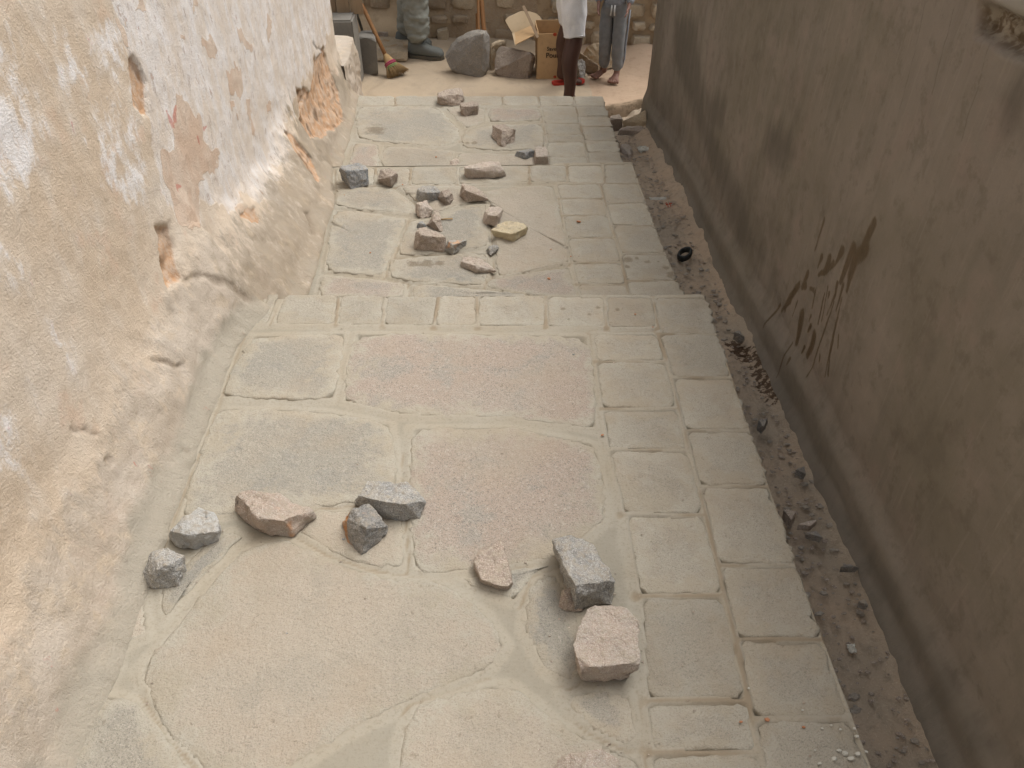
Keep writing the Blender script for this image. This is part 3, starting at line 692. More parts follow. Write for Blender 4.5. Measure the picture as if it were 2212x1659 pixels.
P = np.stack([XLW + depth, Yg, Zg], -1)
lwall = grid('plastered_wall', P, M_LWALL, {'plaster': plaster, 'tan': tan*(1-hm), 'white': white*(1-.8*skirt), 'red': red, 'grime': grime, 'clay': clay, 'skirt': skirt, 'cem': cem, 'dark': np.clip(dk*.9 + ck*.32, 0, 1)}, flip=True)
tag(lwall, 'pale lime-plastered wall with peeling patches and orange clay hollows, left of the stairs', 'wall')
endY, xs = 5.72, -1.08
v, f = box_vf((-1.42, 1.56, 1.3), (.44, 8.29, 3.95)); mesh('wall_core', v, f, M_LWALL, lwall, smooth=False)
# low rough stub that continues the wall down to the plaza
ys = np.linspace(5.66, 6.32, 70); zs = np.linspace(-.72, -.14, 60); A, B = np.meshgrid(ys, zs, indexing='ij')
dep = -1.05 + fbm(A, B, 5, 4, 2)*.05 + fbm(A, B, 22, 4, 3)*.02 - .02*np.clip((B+.3)/.2, 0, 1) - .05*sstep(6.27, 6.33, A)
Pst = np.stack([dep, A, B + .0*A], -1)
ext = Pst[:, -1:, :].copy(); e2 = ext.copy(); e2[..., 0] = -1.5; e2[..., 2] += .02
Pst = np.concatenate([Pst, (ext*.5+e2*.5), e2], 1)
far = Pst[-1:].copy(); far[..., 0] = np.minimum(far[..., 0], -1.5); Pst = np.concatenate([Pst, far], 0)
st = grid('low_stub_wall', Pst, M_LWALL, {'skirt': np.ones(Pst.shape[:2])*.9, 'grime': np.ones(Pst.shape[:2])*.1}, flip=True)
tag(st, 'low rough grey wall stub at the far end of the peeling wall', 'wall')

# right wall: dark cement render
RA, RB = 1.065, .015
def rw(Z, pts): return [tuple(onX(*q(Z, p), RA+.01, RB)[1:]) for p in pts]
YR = np.concatenate([np.arange(-2.6, .55, .06), np.arange(.55, 1.6, .011), np.arange(1.6, 3.3, .0062), np.arange(3.3, 6.06, .014)])
ZR = np.concatenate([np.arange(-.85, 1.42, .0085), np.arange(1.43, 1.56, .04)])
Yr, Zr = np.meshgrid(YR, ZR, indexing='ij'); GR = np.array([gz(y) for y in YR])[:, None]; hr = Zr - GR
pl_h = .20 + .05*fbm(Yr, Yr*0, 1.8, 3, 3)
plinth = sstep(.05, -.05, hr - pl_h)
dep = -.022*plinth - .03*sstep(.09, -.02, hr - .02*fbm(Yr, Zr, 12, 3, 2)) + fbm(Yr, Zr, .9, 3, 1)*.03 + fbm(Yr, Zr*.3, 7, 4, 2)*.006 + fbm(Yr, Zr, 30, 3, 4)*.003
stain = np.zeros(Yr.shape)
def stroke(pts, r0, r1, v=1.0):
    global stain
    W = [tuple(onX(*q(ZH, p), RA+.01, RB)[1:]) for p in pts]; n = len(W)-1
    for i in range(n):
        lo = np.minimum(W[i], W[i+1]); hi = np.maximum(W[i], W[i+1])
        ii = np.where((Yr > lo[0]-.08) & (Yr < hi[0]+.08) & (Zr > lo[1]-.08) & (Zr < hi[1]+.08))
        d, t = seg_dist(Yr[ii], Zr[ii], W[i], W[i+1]); r = r0 + (r1-r0)*(i+t)/n
        stain[ii] = np.maximum(stain[ii], v*np.clip(1 - (d-r*.55)/(r*.9), 0, 1))
for pts, a, b in (
 ([(1810, 430), (1770, 520), (1730, 620)], .012, .018), ([(1740, 640), (1660, 720), (1620, 850)], .020, .018), ([(1640, 620), (1590, 760), (1540, 900)], .014, .010), ([(1620, 850), (1590, 980)], .014, .007),
 ([(1550, 650), (1490, 770)], .012, .006), ([(1440, 720), (1400, 820), (1350, 850)], .013, .006), ([(1380, 700), (1345, 790)], .008, .004), ([(1470, 760), (1400, 840)], .011, .007),
 ([(1260, 840), (1215, 950)], .011, .007), ([(1245, 940), (1215, 955)], .010, .008), ([(1190, 930), (1130, 1020), (1090, 1090)], .011, .012), ([(1120, 1060), (1050, 1140)], .010, .006), ([(1100, 1060), (1080, 1140)], .008, .005), ([(1040, 1090), (940, 1280)], .007, .003),
 ([(1215, 1180), (1200, 1280), (1180, 1390)], .018, .013), ([(1320, 1340), (1300, 1430), (1265, 1500)], .015, .011), ([(1290, 1180), (1275, 1220)], .006, .004), ([(1290, 1260), (1265, 1310)], .006, .004),
 ([(1330, 960), (1300, 1115)], .0035, .0045), ([(1400, 1000), (1350, 1245)], .003, .004), ([(1430, 940), (1380, 1220)], .003, .004), ([(1510, 920), (1490, 1010), (1420, 1180)], .007, .004), ([(1560, 930), (1500, 1140)], .006, .004), ([(1550, 1040), (1460, 1400), (1405, 1680)], .0035, .003),
 ([(1480, 1080), (1390, 1340), (1280, 1680)], .0035, .003), ([(1150, 1400), (1070, 1680)], .0045, .003), ([(1530, 1130), (1450, 1500), (1430, 1660)], .003, .004), ([(1240, 1430), (1220, 1480)], .006, .004), ([(1160, 1530), (1145, 1580)], .006, .003), ([(1370, 1500), (1360, 1560)], .005, .003), ([(1180, 1060), (1140, 1180)], .003, .003), ([(1400, 400), (1320, 650)], .006, .003), ([(1440, 1000), (1435, 1030)], .006, .005), ([(1520, 1330), (1515, 1430)], .003, .005), ([(1310, 970), (1280, 960)], .008, .006)):
    stroke(pts, a*1.45, b*1.3)
scr = np.zeros(Yr.shape)
for pts in ([(735, 0), (650, 420), (560, 800), (430, 1270), (330, 1630)], [(1160, 130), (1070, 500), (960, 880), (830, 1400)], [(1720, 650), (1640, 950), (1540, 1340), (1420, 1633), (1300, 2100)]):
    W = [tuple(onX(*q(ZK, p), RA+.01, RB)[1:]) for p in pts]
    for a, b in zip(W[:-1], W[1:]):
        d, t = seg_dist(Yr, Zr, a, b); scr = np.maximum(scr, np.clip(1.15 - d/.006, 0, 1))
crumb = pmask(Yr, Zr, [rw(ZK, [(1550, 100), (1750, 60), (2000, 190), (2300, 330), (2300, 900), (2080, 800), (1940, 750), (1700, 560), (1520, 500)])], .012)
light = pmask(Yr, Zr, [rw(ZK, [(1400, -120), (2500, -120), (2500, 380), (2000, 175), (1800, 50)])], .012)
gr_ = pmask(Yr, Zr, [rw((2300*.54, 0, 1796/2212*.54), p) for p in ([(480, 60), (600, 60), (640, 500), (800, 850), (940, 1300), (820, 1250), (700, 950), (560, 560), (480, 300)], [(640, 420), (760, 460), (740, 680), (620, 640)], [(940, 560), (1060, 600), (1120, 800), (980, 900), (900, 780)], [(2050, 420), (2300, 300), (2300, 900), (2100, 700)])] +
   [rw((2500*.54, 1200*.54, 1596/1414*.54), p) for p in ([(560, 560), (640, 560), (1000, 1000), (1300, 1500), (1414, 1659), (1250, 1659), (980, 1150), (740, 760)],)], .12)
gr_ = np.maximum(gr_, .6*sstep(.10, .0, hr))
dep += crumb*(.03 + fbm(Yr, Zr, 34, 4, 6)*.05) - light*.012
Pr = np.stack([RA + RB*Yr + .012 + dep, Yr, Zr], -1)
rwall = grid('cement_wall', Pr, M_RWALL, {'stain': stain, 'scratch': scr, 'crumb': crumb, 'light': light, 'grime': gr_*.9, 'plinth': plinth})
tag(rwall, 'dark brown cement-rendered wall with wet drip stains, right of the gutter', 'wall')
v = [(1.15, -2.6, -1.1), (1.21, 6.04, -1.1), (1.55, 6.05, -1.1), (1.5, -2.6, -1.1)]; v = v + [(a, b, 1.54) for a, b, c in v]
mesh('wall_core', v, [(0, 1, 2, 3)[::-1], (4, 5, 6, 7), (0, 1, 5, 4), (1, 2, 6, 5), (2, 3, 7, 6), (3, 0, 4, 7)], M_RWALL, rwall, smooth=False)

# ================================================================== ROCKS
def hull_rock(pts, base, cuts=5, amp=.075, drop=.86, bev=.010, chips=5):
    """pts: world points; points off the ground get a foot below them; returns roughened hull"""
    c = sum(pts, Vector())/len(pts); P = list(pts)
    for p in pts:
        if p.z > base + .004: P.append(Vector((c.x + (p.x-c.x)*drop, c.y + (p.y-c.y)*drop, base - .004)))
    bm = bmesh.new()
    for p in P: bm.verts.new(p)
    r = bmesh.ops.convex_hull(bm, input=bm.verts[:])
    bmesh.ops.delete(bm, geom=[g for g in set(r['geom_interior'] + r['geom_unused']) if isinstance(g, bmesh.types.BMVert)], context='VERTS')
    for _ in range(chips):                                           # knock corners off
        nv = Vector((random.gauss(0, 1), random.gauss(0, 1), random.gauss(.35, .6))).normalized()
        sup = max(v.co.dot(nv) for v in bm.verts); mn = min(v.co.dot(nv) for v in bm.verts)
        co = nv*(sup - (sup-mn)*random.uniform(.02, .07))
        res = bmesh.ops.bisect_plane(bm, geom=bm.verts[:] + bm.edges[:] + bm.faces[:], plane_co=co, plane_no=nv, clear_outer=True)
        ed = [g for g in res['geom_cut'] if isinstance(g, bmesh.types.BMEdge)]
        if ed: bmesh.ops.holes_fill(bm, edges=ed)
    bmesh.ops.dissolve_limit(bm, angle_limit=math.radians(9), verts=bm.verts[:], edges=bm.edges[:])
    xs = [v.co for v in bm.verts]; size = max((a-c).length for a in xs)
    bmesh.ops.bevel(bm, geom=bm.edges[:], offset=size*bev, segments=1, affect='EDGES', clamp_overlap=True)
    bmesh.ops.triangulate(bm, faces=bm.faces[:])
    for _ in range(cuts):
        L = size*.085 if cuts > 2 else size*.3
        es = [e for e in bm.edges if e.calc_length() > L]
        if es: bmesh.ops.subdivide_edges(bm, edges=es, cuts=1); bmesh.ops.triangulate(bm, faces=[f for f in bm.faces if len(f.verts) > 3])
    bm.normal_update(); sd = random.uniform(0, 99)
    for v in bm.verts:
        p = v.co/size
        n = mnoise.noise(p*2.1 + Vector((sd, 0, 0)))*amp + mnoise.noise(p*5.5 + Vector((0, sd, 0)))*amp*.6 + mnoise.noise(p*12 + Vector((0, 0, sd)))*amp*.42 + mnoise.noise(p*26 + Vector((sd, 0, sd)))*amp*.24
        rg = .5 - abs(mnoise.noise(p*3.3 + Vector((sd, sd, 0))))*1.6
        v.co += v.normal*(n*.8 + rg*amp*.45)*size
        if v.co.z < base - .004: v.co.z = base - .004
    bm.verts.index_update()
    V = [v.co.copy() for v in bm.verts]; F = [tuple(v.index for v in f.verts) for f in bm.faces]; bm.free()
    return V, F
def rock(name, Z, top, bot, z, mat, label, cat='stone', group=None, k=.0109, **kw):
    pts = []
    for x, y, h in top: pts.append(at(*q(Z, (x, y)), z + h*k))
    for b in bot: pts.append(at(*q(Z, b[:2]), z + (b[2]*k if len(b) > 2 else 0)))
    V, F = hull_rock(pts, z + .008 if z > -.5 else z, **kw)
    lo = min(p.z for p in V); o = Vector((sum(p.x for p in V)/len(V), sum(p.y for p in V)/len(V), lo))
    ob = mesh(name, V, F, mat, origin=o, sharp=50)
    return tag(ob, label, cat, group)
G1 = 'loose stones on the nearest landing'; G2 = 'loose stones on the second landing'; G3 = 'loose stones on the third landing'
rock('loose_stone', ZE, [(203, 240, 5), (250, 200, 6), (290, 172, 6), (335, 175, 6), (348, 205, 6), (346, 240, 5), (262, 250, 7)], [(204, 262), (240, 292), (340, 275), (346, 262)], T1, R_PALE, 'pale grey angular stone above the darker grey stone by the left wall', group=G1)
rock('loose_stone', ZE, [(150, 297, 6), (200, 290, 7), (248, 312, 6), (175, 348, 8), (212, 332, 8)], [(122, 388), (155, 412), (235, 405), (247, 355), (130, 352, 3)], T1, R_GREY, 'speckled grey angular stone lying nearest the peeling wall', group=G1)
rock('loose_stone', ZE, [(398, 128, 6), (450, 118, 7), (520, 128, 7), (600, 168, 5), (637, 190, 3), (560, 212, 7), (468, 200, 8)], [(396, 182), (475, 250), (492, 252), (600, 215), (637, 202)], T1, R_PORG, 'pinkish pointed stone with rusty spots on the nearest landing', group=G1)
rock('loose_stone', ZE, [(795, 88, 7), (920, 104, 6), (960, 148, 5), (900, 160, 7), (830, 152, 8), (762, 135, 6)], [(757, 160), (800, 190), (860, 200), (945, 205), (957, 178)], T1, R_GREY, 'long grey stone resting behind the dark rusty stone', group=G1)
rock('loose_stone', ZE, [(745, 167, 7), (792, 160, 7), (848, 216, 5), (782, 232, 9), (732, 205, 6)], [(711, 216), (735, 282), (768, 320), (845, 236), (818, 268)], T1, R_DSTN, 'dark grey stone with an orange rusty side, pointed downward', group=G1)
rock('loose_stone', ZE, [(1118, 283, 3.5), (1182, 268, 3.5), (1197, 315, 4), (1222, 382, 3.5), (1122, 380, 3.5), (1200, 410, 3.2), (1102, 320, 3)], [(1120, 388, 1), (1202, 418, 1)], T1, R_BRWN, 'flat brownish stone just left of the big grey stone', group=G1)
rock('loose_stone', ZE, [(1338, 262, 8), (1385, 246, 9), (1450, 270, 8), (1500, 350, 8), (1515, 382, 7), (1405, 405, 11), (1365, 330, 10)], [(1340, 305), (1385, 440), (1420, 462), (1505, 455), (1515, 430)], T1, R_GREY, 'big wedge-shaped grey stone above the squarish pink stone', group=G1)
rock('loose_stone', ZE, [(1362, 410, 4), (1395, 405, 4), (1375, 430, 4)], [(1352, 465), (1375, 480), (1425, 478), (1430, 450)], T1, R_BRWN, 'small brown stone tucked under the big wedge-shaped grey stone', group=G1)
rock('loose_stone', ZE, [(1436, 468, 9), (1495, 456, 9), (1545, 464, 9), (1588, 505, 9), (1587, 628, 9), (1412, 642, 9), (1398, 576, 9), (1418, 535, 9)], [(1414, 660, 6.5), (1584, 652, 6.5)], T1, R_PINK, 'squarish flat-topped pink granite stone on the nearest landing', group=G1, drop=.8)
rock('loose_stone', Z0, [(1200, 1645, 5), (1235, 1628, 7), (1300, 1618, 8), (1338, 1640, 7), (1352, 1720, 7), (1200, 1730, 6), (1270, 1660, 9)], [(1188, 1690), (1350, 1760), (1240, 1770)], T1, R_PINK, 'pinkish stone cut off by the bottom edge of the view', group=G1)
# second landing
for top, bot, mat, lab in (
 ([(132, 66, 11), (330, 15, 10), (395, 35, 10), (424, 92, 10), (200, 110, 12), (310, 100, 12)], [(165, 170, 4), (258, 297), (430, 256)], R_DARK, 'dark grey cube-like stone against the wall on the second landing'),
 ([(548, 95, 7), (640, 84, 7), (712, 124, 7), (640, 170, 8)], [(518, 195, 3), (612, 262), (720, 200, 1), (700, 230)], R_BRWN, 'brown pointed stone on the border next to the dark cube-like stone'),
 ([(1370, 62, 6), (1560, 30, 7), (1700, 12, 7), (1722, 25, 7), (1776, 128, 4), (1690, 60, 8), (1376, 85, 8)], [(1372, 150), (1440, 185), (1640, 188), (1777, 158)], R_PINK, 'long reddish block lying on the border of the second landing'),
 ([(895, 300, 6), (960, 250, 7), (1090, 254, 7), (1130, 318, 5), (1000, 325, 9)], [(892, 398), (930, 420), (1020, 420), (1125, 345, 1)], R_GREY, 'grey-pink stone at the top of the stone heap'),
 ([(1145, 300, 6), (1215, 284, 6), (1256, 335, 6), (1180, 372, 7)], [(1108, 365, 2), (1150, 425), (1228, 450), (1262, 392)], R_BRWN, 'small two-toned stone right of the heap top'),
 ([(1345, 237, 7), (1372, 228, 7), (1500, 280, 5), (1545, 312, 5), (1598, 384, 2), (1380, 298, 9)], [(1325, 350, 1), (1385, 415), (1600, 408)], R_BRWN, 'brown stone with a pale crest and a pointed right end'),
 ([(885, 430, 6), (932, 440, 7), (1000, 395, 7), (1026, 430, 6), (1060, 490, 4)], [(878, 520), (940, 585), (1010, 570), (1060, 545)], R_PINK, 'jagged pink stone in the middle of the heap'),
 ([(1070, 512, 6), (1128, 490, 6), (1150, 588, 5), (1065, 600, 7)], [(1000, 640, 1), (1090, 690), (1160, 722)], R_BRWN, 'wedge-shaped brown stone below the jagged pink one'),
 ([(910, 622, 4), (950, 597, 4), (994, 630, 4)], [(895, 680), (930, 690), (990, 672)], R_DARK, 'little grey stone above the box-like brown stone'),
 ([(925, 664, 10), (995, 650, 10), (1188, 748, 8), (945, 738, 11), (890, 700, 9), (1175, 762, 9)], [(862, 880), (900, 898), (1175, 912), (1190, 880)], R_BRWN, 'box-like brown stone at the foot of the heap'),
 ([(1192, 790, 6), (1390, 790, 4), (1250, 842, 7), (1300, 790, 4)], [(1180, 895), (1225, 930), (1330, 880), (1386, 806, 2)], R_DSTN, 'dark pointed stone with an orange spot beside the box-like stone'),
 ([(1570, 500, 6), (1620, 460, 7), (1700, 455, 7), (1748, 482, 6), (1690, 550, 8), (1600, 540, 8)], [(1540, 600), (1570, 635), (1640, 640), (1735, 595)], R_PINK, 'rounded pinkish stone above the yellow one'),
 ([(1628, 690, 5), (1740, 605, 6), (1840, 600, 6), (1950, 620, 7), (1998, 655, 6), (1850, 730, 7)], [(1660, 722, 3), (1820, 776, 2), (1995, 686, 3)], R_YELL, 'pale yellow sandstone piece on the second landing'),
 ([(1610, 850, 4), (1690, 826, 4), (1708, 860, 3)], [(1580, 900), (1625, 945), (1700, 905)], R_GREY, 'small grey pebble below the yellow stone'),
 ([(1342, 1000, 4), (1365, 942, 4), (1500, 955, 5), (1570, 985, 4), (1674, 1088, 2), (1480, 1040, 5)], [(1330, 1040, 1), (1450, 1096, 1), (1520, 1115, 1), (1674, 1105)], R_PINK, 'flat pinkish-white stone nearest the first landing edge')):
    rock('loose_stone', ZD, top, bot, T2, mat, lab, group=G2, k=.0082)
for top, bot, mat, lab in (
 ([(670, 46, 7), (720, 25, 8), (800, 15, 8), (826, 60, 6), (668, 64, 9), (790, 54, 9)], [(660, 110), (740, 124), (790, 122), (824, 96)], R_BRWN, 'brown block with a pale top on the farthest border'),
 ([(797, 106, 8), (895, 95, 8), (904, 110, 8), (803, 130, 9), (898, 124, 9)], [(797, 170), (830, 192), (904, 178)], R_BRWN, 'small cube stone in front of the pale-topped block'),
 ([(986, 236, 9), (1060, 230, 10), (1125, 262, 9), (1045, 272, 11)], [(985, 300, 3), (1040, 380), (1122, 340)], R_BRWN, 'brown pyramid-like stone in the middle of the third landing'),
 ([(1130, 390, 5), (1200, 374, 5), (1238, 384, 5), (1180, 400, 6)], [(1116, 425), (1185, 446), (1236, 425)], R_DARK, 'flat dark stone on the third landing by the pale upright one'),
 ([(1240, 364, 7), (1306, 362, 7), (1242, 424, 8), (1314, 420, 8)], [(1232, 452), (1240, 470), (1318, 470)], R_PINK, 'pale upright stone at the right of the third landing'),
 ([(740, 448, 3), (768, 432, 3), (792, 440, 3)], [(733, 474), (765, 480), (800, 470)], R_PINK, 'little pale pink chip behind the reddish block')):
    rock('loose_stone', ZC, top, bot, T3, mat, lab, group=G3, k=.0078)
# plaza boulders
rock('boulder', ZA, [(790, 266, 28), (900, 204, 40), (968, 182, 43), (1020, 192, 42), (1044, 230, 36), (756, 298, 22), (1000, 215, 45)], [(755, 395, 8), (810, 442, 3), (890, 470), (940, 486), (1008, 470), (1036, 420, 9)], PLAZA, R_GUT, 'large grey granite boulder with a tilted flat face on the plaza', 'boulder', amp=.03, cuts=5, k=.0080, drop=.8)
rock('boulder', ZA, [(1098, 292, 26), (1200, 302, 27), (1326, 344, 24), (1300, 340, 27), (1080, 322, 22)], [(1070, 448, 6), (1120, 488), (1220, 496), (1300, 470), (1326, 400, 9)], PLAZA, R_BRWN, 'medium brownish boulder beside the cardboard box', 'boulder', amp=.04, cuts=5, k=.0078, drop=.8)
rock('boulder', ZB, [(1330, 520, 22), (1480, 500, 24), (1700, 500, 24), (1775, 590, 16)], [(1290, 660, 8), (1400, 760), (1600, 790), (1770, 720)], PLAZA, R_TAN, 'tan boulder behind the small child at the rubble wall', 'boulder', cuts=5, k=.008)
rock('mossy_stone', ZB, [(1256, 600, 15), (1300, 610, 15), (1500, 770, 6)], [(1260, 640, 6), (1380, 770), (1500, 805), (1440, 810)], PLAZA, R_MUD, 'dark mossy slanted stone between the two barefoot people', 'stone')
rock('grey_block', ZB, [(1245, 700, 12), (1310, 690, 12), (1345, 720, 10)], [(1230, 880), (1345, 900), (1290, 910)], PLAZA, R_GREY, 'small grey stone block right behind the bare dark leg', 'stone')
rock('pale_stone', ZB, [(232, 520, 20), (390, 450, 22), (402, 475, 20), (240, 555, 18)], [(235, 640), (330, 660), (400, 600)], PLAZA, R_TAN, 'pale tan stone between the two boulders', 'stone')
rock('flat_slab', ZF, [(700, 730, 7), (980, 740, 8), (1190, 840, 5), (1190, 590, 8), (760, 540, 8)], [(710, 920), (860, 920), (1190, 900)], PLAZA, R_TAN, 'low flat tan slab under the broom handle and the work boot', 'stone', amp=.02)
rock('flat_stone', ZF, [(722, 486, 7), (885, 480, 7), (880, 510, 6)], [(740, 560, 1), (880, 582), (800, 575)], PLAZA+.05, R_BRWN, 'flat dark brown stone lying behind the broom handle', 'stone')
# rocks at the foot of the gutter
for Zz, top, bot, z, mat, lab in (
 (ZG, [(412, 600, 9), (470, 575, 9), (570, 572, 9), (625, 640, 9), (425, 650, 10)], [(445, 740), (620, 780), (500, 800)], -.70, R_BRWN, 'small block with a pale top at the far end of the gutter'),
 (ZG, [(632, 690, 8), (1005, 490, 16), (1040, 700, 9), (1020, 560, 13)], [(640, 750), (900, 760), (1040, 780)], -.70, R_TAN, 'pale tan wedge stone against the far end of the cement wall'),
 (ZG, [(540, 830, 6), (700, 760, 8), (1000, 770, 8), (1040, 860, 5)], [(515, 910), (760, 960), (1040, 960)], -.69, R_PINK, 'pinkish stone mound across the far gutter'),
 (ZG, [(585, 1060, 6), (720, 1050, 6), (785, 1150, 5), (765, 1270, 5)], [(600, 1240), (650, 1350), (800, 1300)], -.62, R_PINK, 'smooth pinkish slab leaning in the gutter by the second landing'),
 (ZH, [(680, 1310, 4), (720, 1295, 4), (765, 1350, 4), (740, 1330, 5)], [(675, 1370), (730, 1412), (768, 1385)], -.27, R_GUT, 'blue-grey stone beside the wet brown patch in the gutter'),
 ((2500*.54, 1200*.54, 1596/1414*.54), [(475, 425, 4), (505, 420, 4), (490, 450, 4)], [(465, 465), (495, 462), (505, 440)], -.215, R_GUT, 'grey stone alone in the gutter just below the wet patch'),
 ((2500*.54, 1200*.54, 1596/1414*.54), [(605, 600, 4), (635, 590, 4), (640, 615, 3)], [(603, 630), (625, 638), (640, 625)], -.19, R_GUT, 'dark stone close to the cement wall foot'),
 ((2500*.54, 1200*.54, 1596/1414*.54), [(560, 740, 4), (605, 750, 4), (590, 780, 4)], [(570, 800), (590, 806), (600, 790)], -.185, R_BRWN, 'brown stone tucked under the edge of the first landing'),
 ((2500*.54, 1200*.54, 1596/1414*.54), [(612, 795, 3), (680, 778, 3), (660, 800, 3)], [(612, 812), (650, 814), (684, 795)], -.18, R_PINK, 'flat pinkish chip in the gutter among grey chips'),
 ((2500*.54, 1200*.54, 1596/1414*.54), [(640, 825, 3), (680, 818, 3), (698, 840, 3)], [(645, 848), (690, 852), (700, 845)], -.18, R_GUT, 'largest flat grey chip below the pinkish chip'),
 ((2500*.54, 1200*.54, 1596/1414*.54), [(765, 945, 3), (800, 935, 3), (828, 945, 3)], [(768, 960), (800, 965), (828, 955)], -.165, R_GUT, 'grey chip touching the wall foot halfway along'),
 ((2500*.54, 1200*.54, 1596/1414*.54), [(826, 1068, 3), (850, 1060, 3), (862, 1080, 3)], [(828, 1092), (845, 1098), (860, 1090)], -.155, R_GUT, 'square grey chip near the wall in the lower gutter')):
    rock('gutter_stone', Zz, top, bot, z, mat, lab, group='stones in the gutter', cuts=2)

def chip_bm(V, F, x, y, z, s, flatk=.45):
    n = random.randint(5, 7); a0 = random.uniform(0, 6.28); b = len(V); t = [random.uniform(-.3, .3) for _ in range(2)]
    for l, (zz, k) in enumerate(((-.3, 1), (.6, .8))):
        for i in range(n):
            a = a0 + 6.283*i/n; r = s*(.7+.5*random.random())*k; dx, dy = r*math.cos(a)*1.25, r*math.sin(a)*.85
            V.append((x+dx, y+dy, z + zz*s*flatk + dx*t[0] + dy*t[1]))
    for i in range(n): F.append((b+i, b+(i+1) % n, b+n+(i+1) % n, b+n+i))
    F.append(tuple(b+n+i for i in range(n)))
V, F = [], []
for _ in range(1500):
    y = random.uniform(-.3, 5.9); x = random.uniform(.80, 1.13)
    dens = .35 + .9*max(0, mnoise.noise((x*2, y*1.6, 3))) + (.5 if 2.6 < y < 3.6 or 1.2 < y < 1.75 else 0)
    if random.random() > dens: continue
    chip_bm(V, F, x, y, gz(y) + .012, random.choice((.0025, .003, .004, .004, .006, .006, .009, .012)))
o = mesh('gravel', V, F, R_GRAV, smooth=False); tag(o, 'small dark stone chips strewn along the gutter', 'gravel', kind='stuff')
o.location = (0, 0, 0)
V, F = [], []
for _ in range(1500):
    y = random.uniform(.8, 5.9); x = random.uniform(.80, 1.13); chip_bm(V, F, x, y, gz(y) + .012, random.choice((.0025, .004, .007)))
tag(mesh('gravel', V, F, R_BRWN, smooth=False), 'small brown crumbs of rubble strewn along the gutter', 'gravel', kind='stuff')
V, F = [], []
for ob in [o for o in C.objects if o.name.startswith('loose_stone')]:
    for _ in range(16):
        a = random.uniform(0, 6.283); r = random.uniform(.03, .17); x = ob.location.x + r*math.cos(a); y = ob.location.y + r*math.sin(a)
        if -.85 < x < .76: chip_bm(V, F, x, y, ob.location.z + .001, random.choice((.0012, .0016, .0022, .003)), .7)
for zz, y0_, y1_, nn in ((T1, .6, 2.5, 170), (T2, 2.7, 4.1, 110), (T3, 4.35, 5.6, 70)):
    for _ in range(nn): chip_bm(V, F, random.uniform(-.9, .78), random.uniform(y0_, y1_), zz + .007, random.choice((.001, .0014, .002, .0028)), .7)
tag(mesh('grit', V, F, R_BRWN, smooth=False), 'fine stone grit scattered over the paving', 'grit', kind='stuff')
# crumbs on the landing
def crumb_obj(px, z, s, mat, label, group, name='crumb'):
    s *= .68
    V, F = [], []; p = at(*px, z + .006); chip_bm(V, F, p.x, p.y, p.z + .003, s, .7)
    tag(mesh(name, V, F, mat, origin=p, smooth=False), label, 'crumb', group)
for px, s in (((1845, 1575), .006), ((1850, 1592), .007), ((1815, 1577), .005), ((1795, 1568), .004), ((1733, 1535), .004), ((1775, 1575), .005), ((1800, 1640), .009), ((1825, 1628), .009), ((1838, 1640), .011), ((1852, 1630), .009), ((1812, 1622), .007), ((1870, 1625), .006), ((1770, 1650), .006), ((1760, 1622), .004), ((1617, 1488), .004)):
    crumb_obj(px, T1, s, M_PAPER, 'small white mortar crumb on the border stones at the bottom right', 'white mortar crumbs')
for px, z, s, lab in (((1657, 1556), T1, .009, 'orange brick crumb in the border joint near the bottom right corner'), ((1735, 1572), T1, .006, 'rightmost orange brick crumb, close to the white mortar crumbs'),
  ((1600, 1560), T1, .006, 'orange brick crumb on an inner border stone at the bottom'), ((1301, 941), T1, .006, 'orange crumb in the joint right of the upper pink slab'), ((1410, 708), T1, .005, 'orange crumb at the corner stone of the first landing edge'),
  ((1372, 680), T1, .006, 'orange crumb on the front border row near the corner stone'), ((1186, 603), T2, .010, 'orange crumb on the pink slab just beyond the first landing edge'), ((1233, 555), T2, .006, 'orange crumb at the border joint right of the flat pinkish-white stone'),
  ((1190, 540), T2, .005, 'faint orange crumb on the large beige slab of the second landing'), ((1250, 480), T2, .015, 'largest orange crumb, on the border of the second landing'), ((800, 547), T2, .006, 'orange crumb on the left grey slab of the second landing'),
  ((870, 400), T2, .007, 'orange crumb right of the brown pointed stone'), ((744, 422), T2, .005, 'orange crumb below the dark cube-like stone'), ((942, 340), T3, .009, 'only orange crumb on the third landing')):
    crumb_obj(px, z, s, M_BRICK, lab, 'orange brick crumbs')
for px, z, s, lab in (((1239, 767), T1, .007, 'dark pebble at the right end of the upper pink slab'), ((1046, 847), T1, .004, 'tiny dark pebble in the middle of the upper pink slab'), ((620, 1369), T1, .004, 'tiny dark pebble on the big beige slab in the foreground'),
  ((757, 565), T2, .008, 'dark pebble on the left grey slab of the second landing'), ((978, 631), T2, .007, 'left of two dark pebbles just behind the first landing edge'), ((1030, 640), T2, .006, 'right of two dark pebbles just behind the first landing edge'), ((742, 1166), T1, .006, 'small black bit left of the rusty dark stone')):
    crumb_obj(px, z, s, R_DARK, lab, 'dark pebbles', 'pebble')

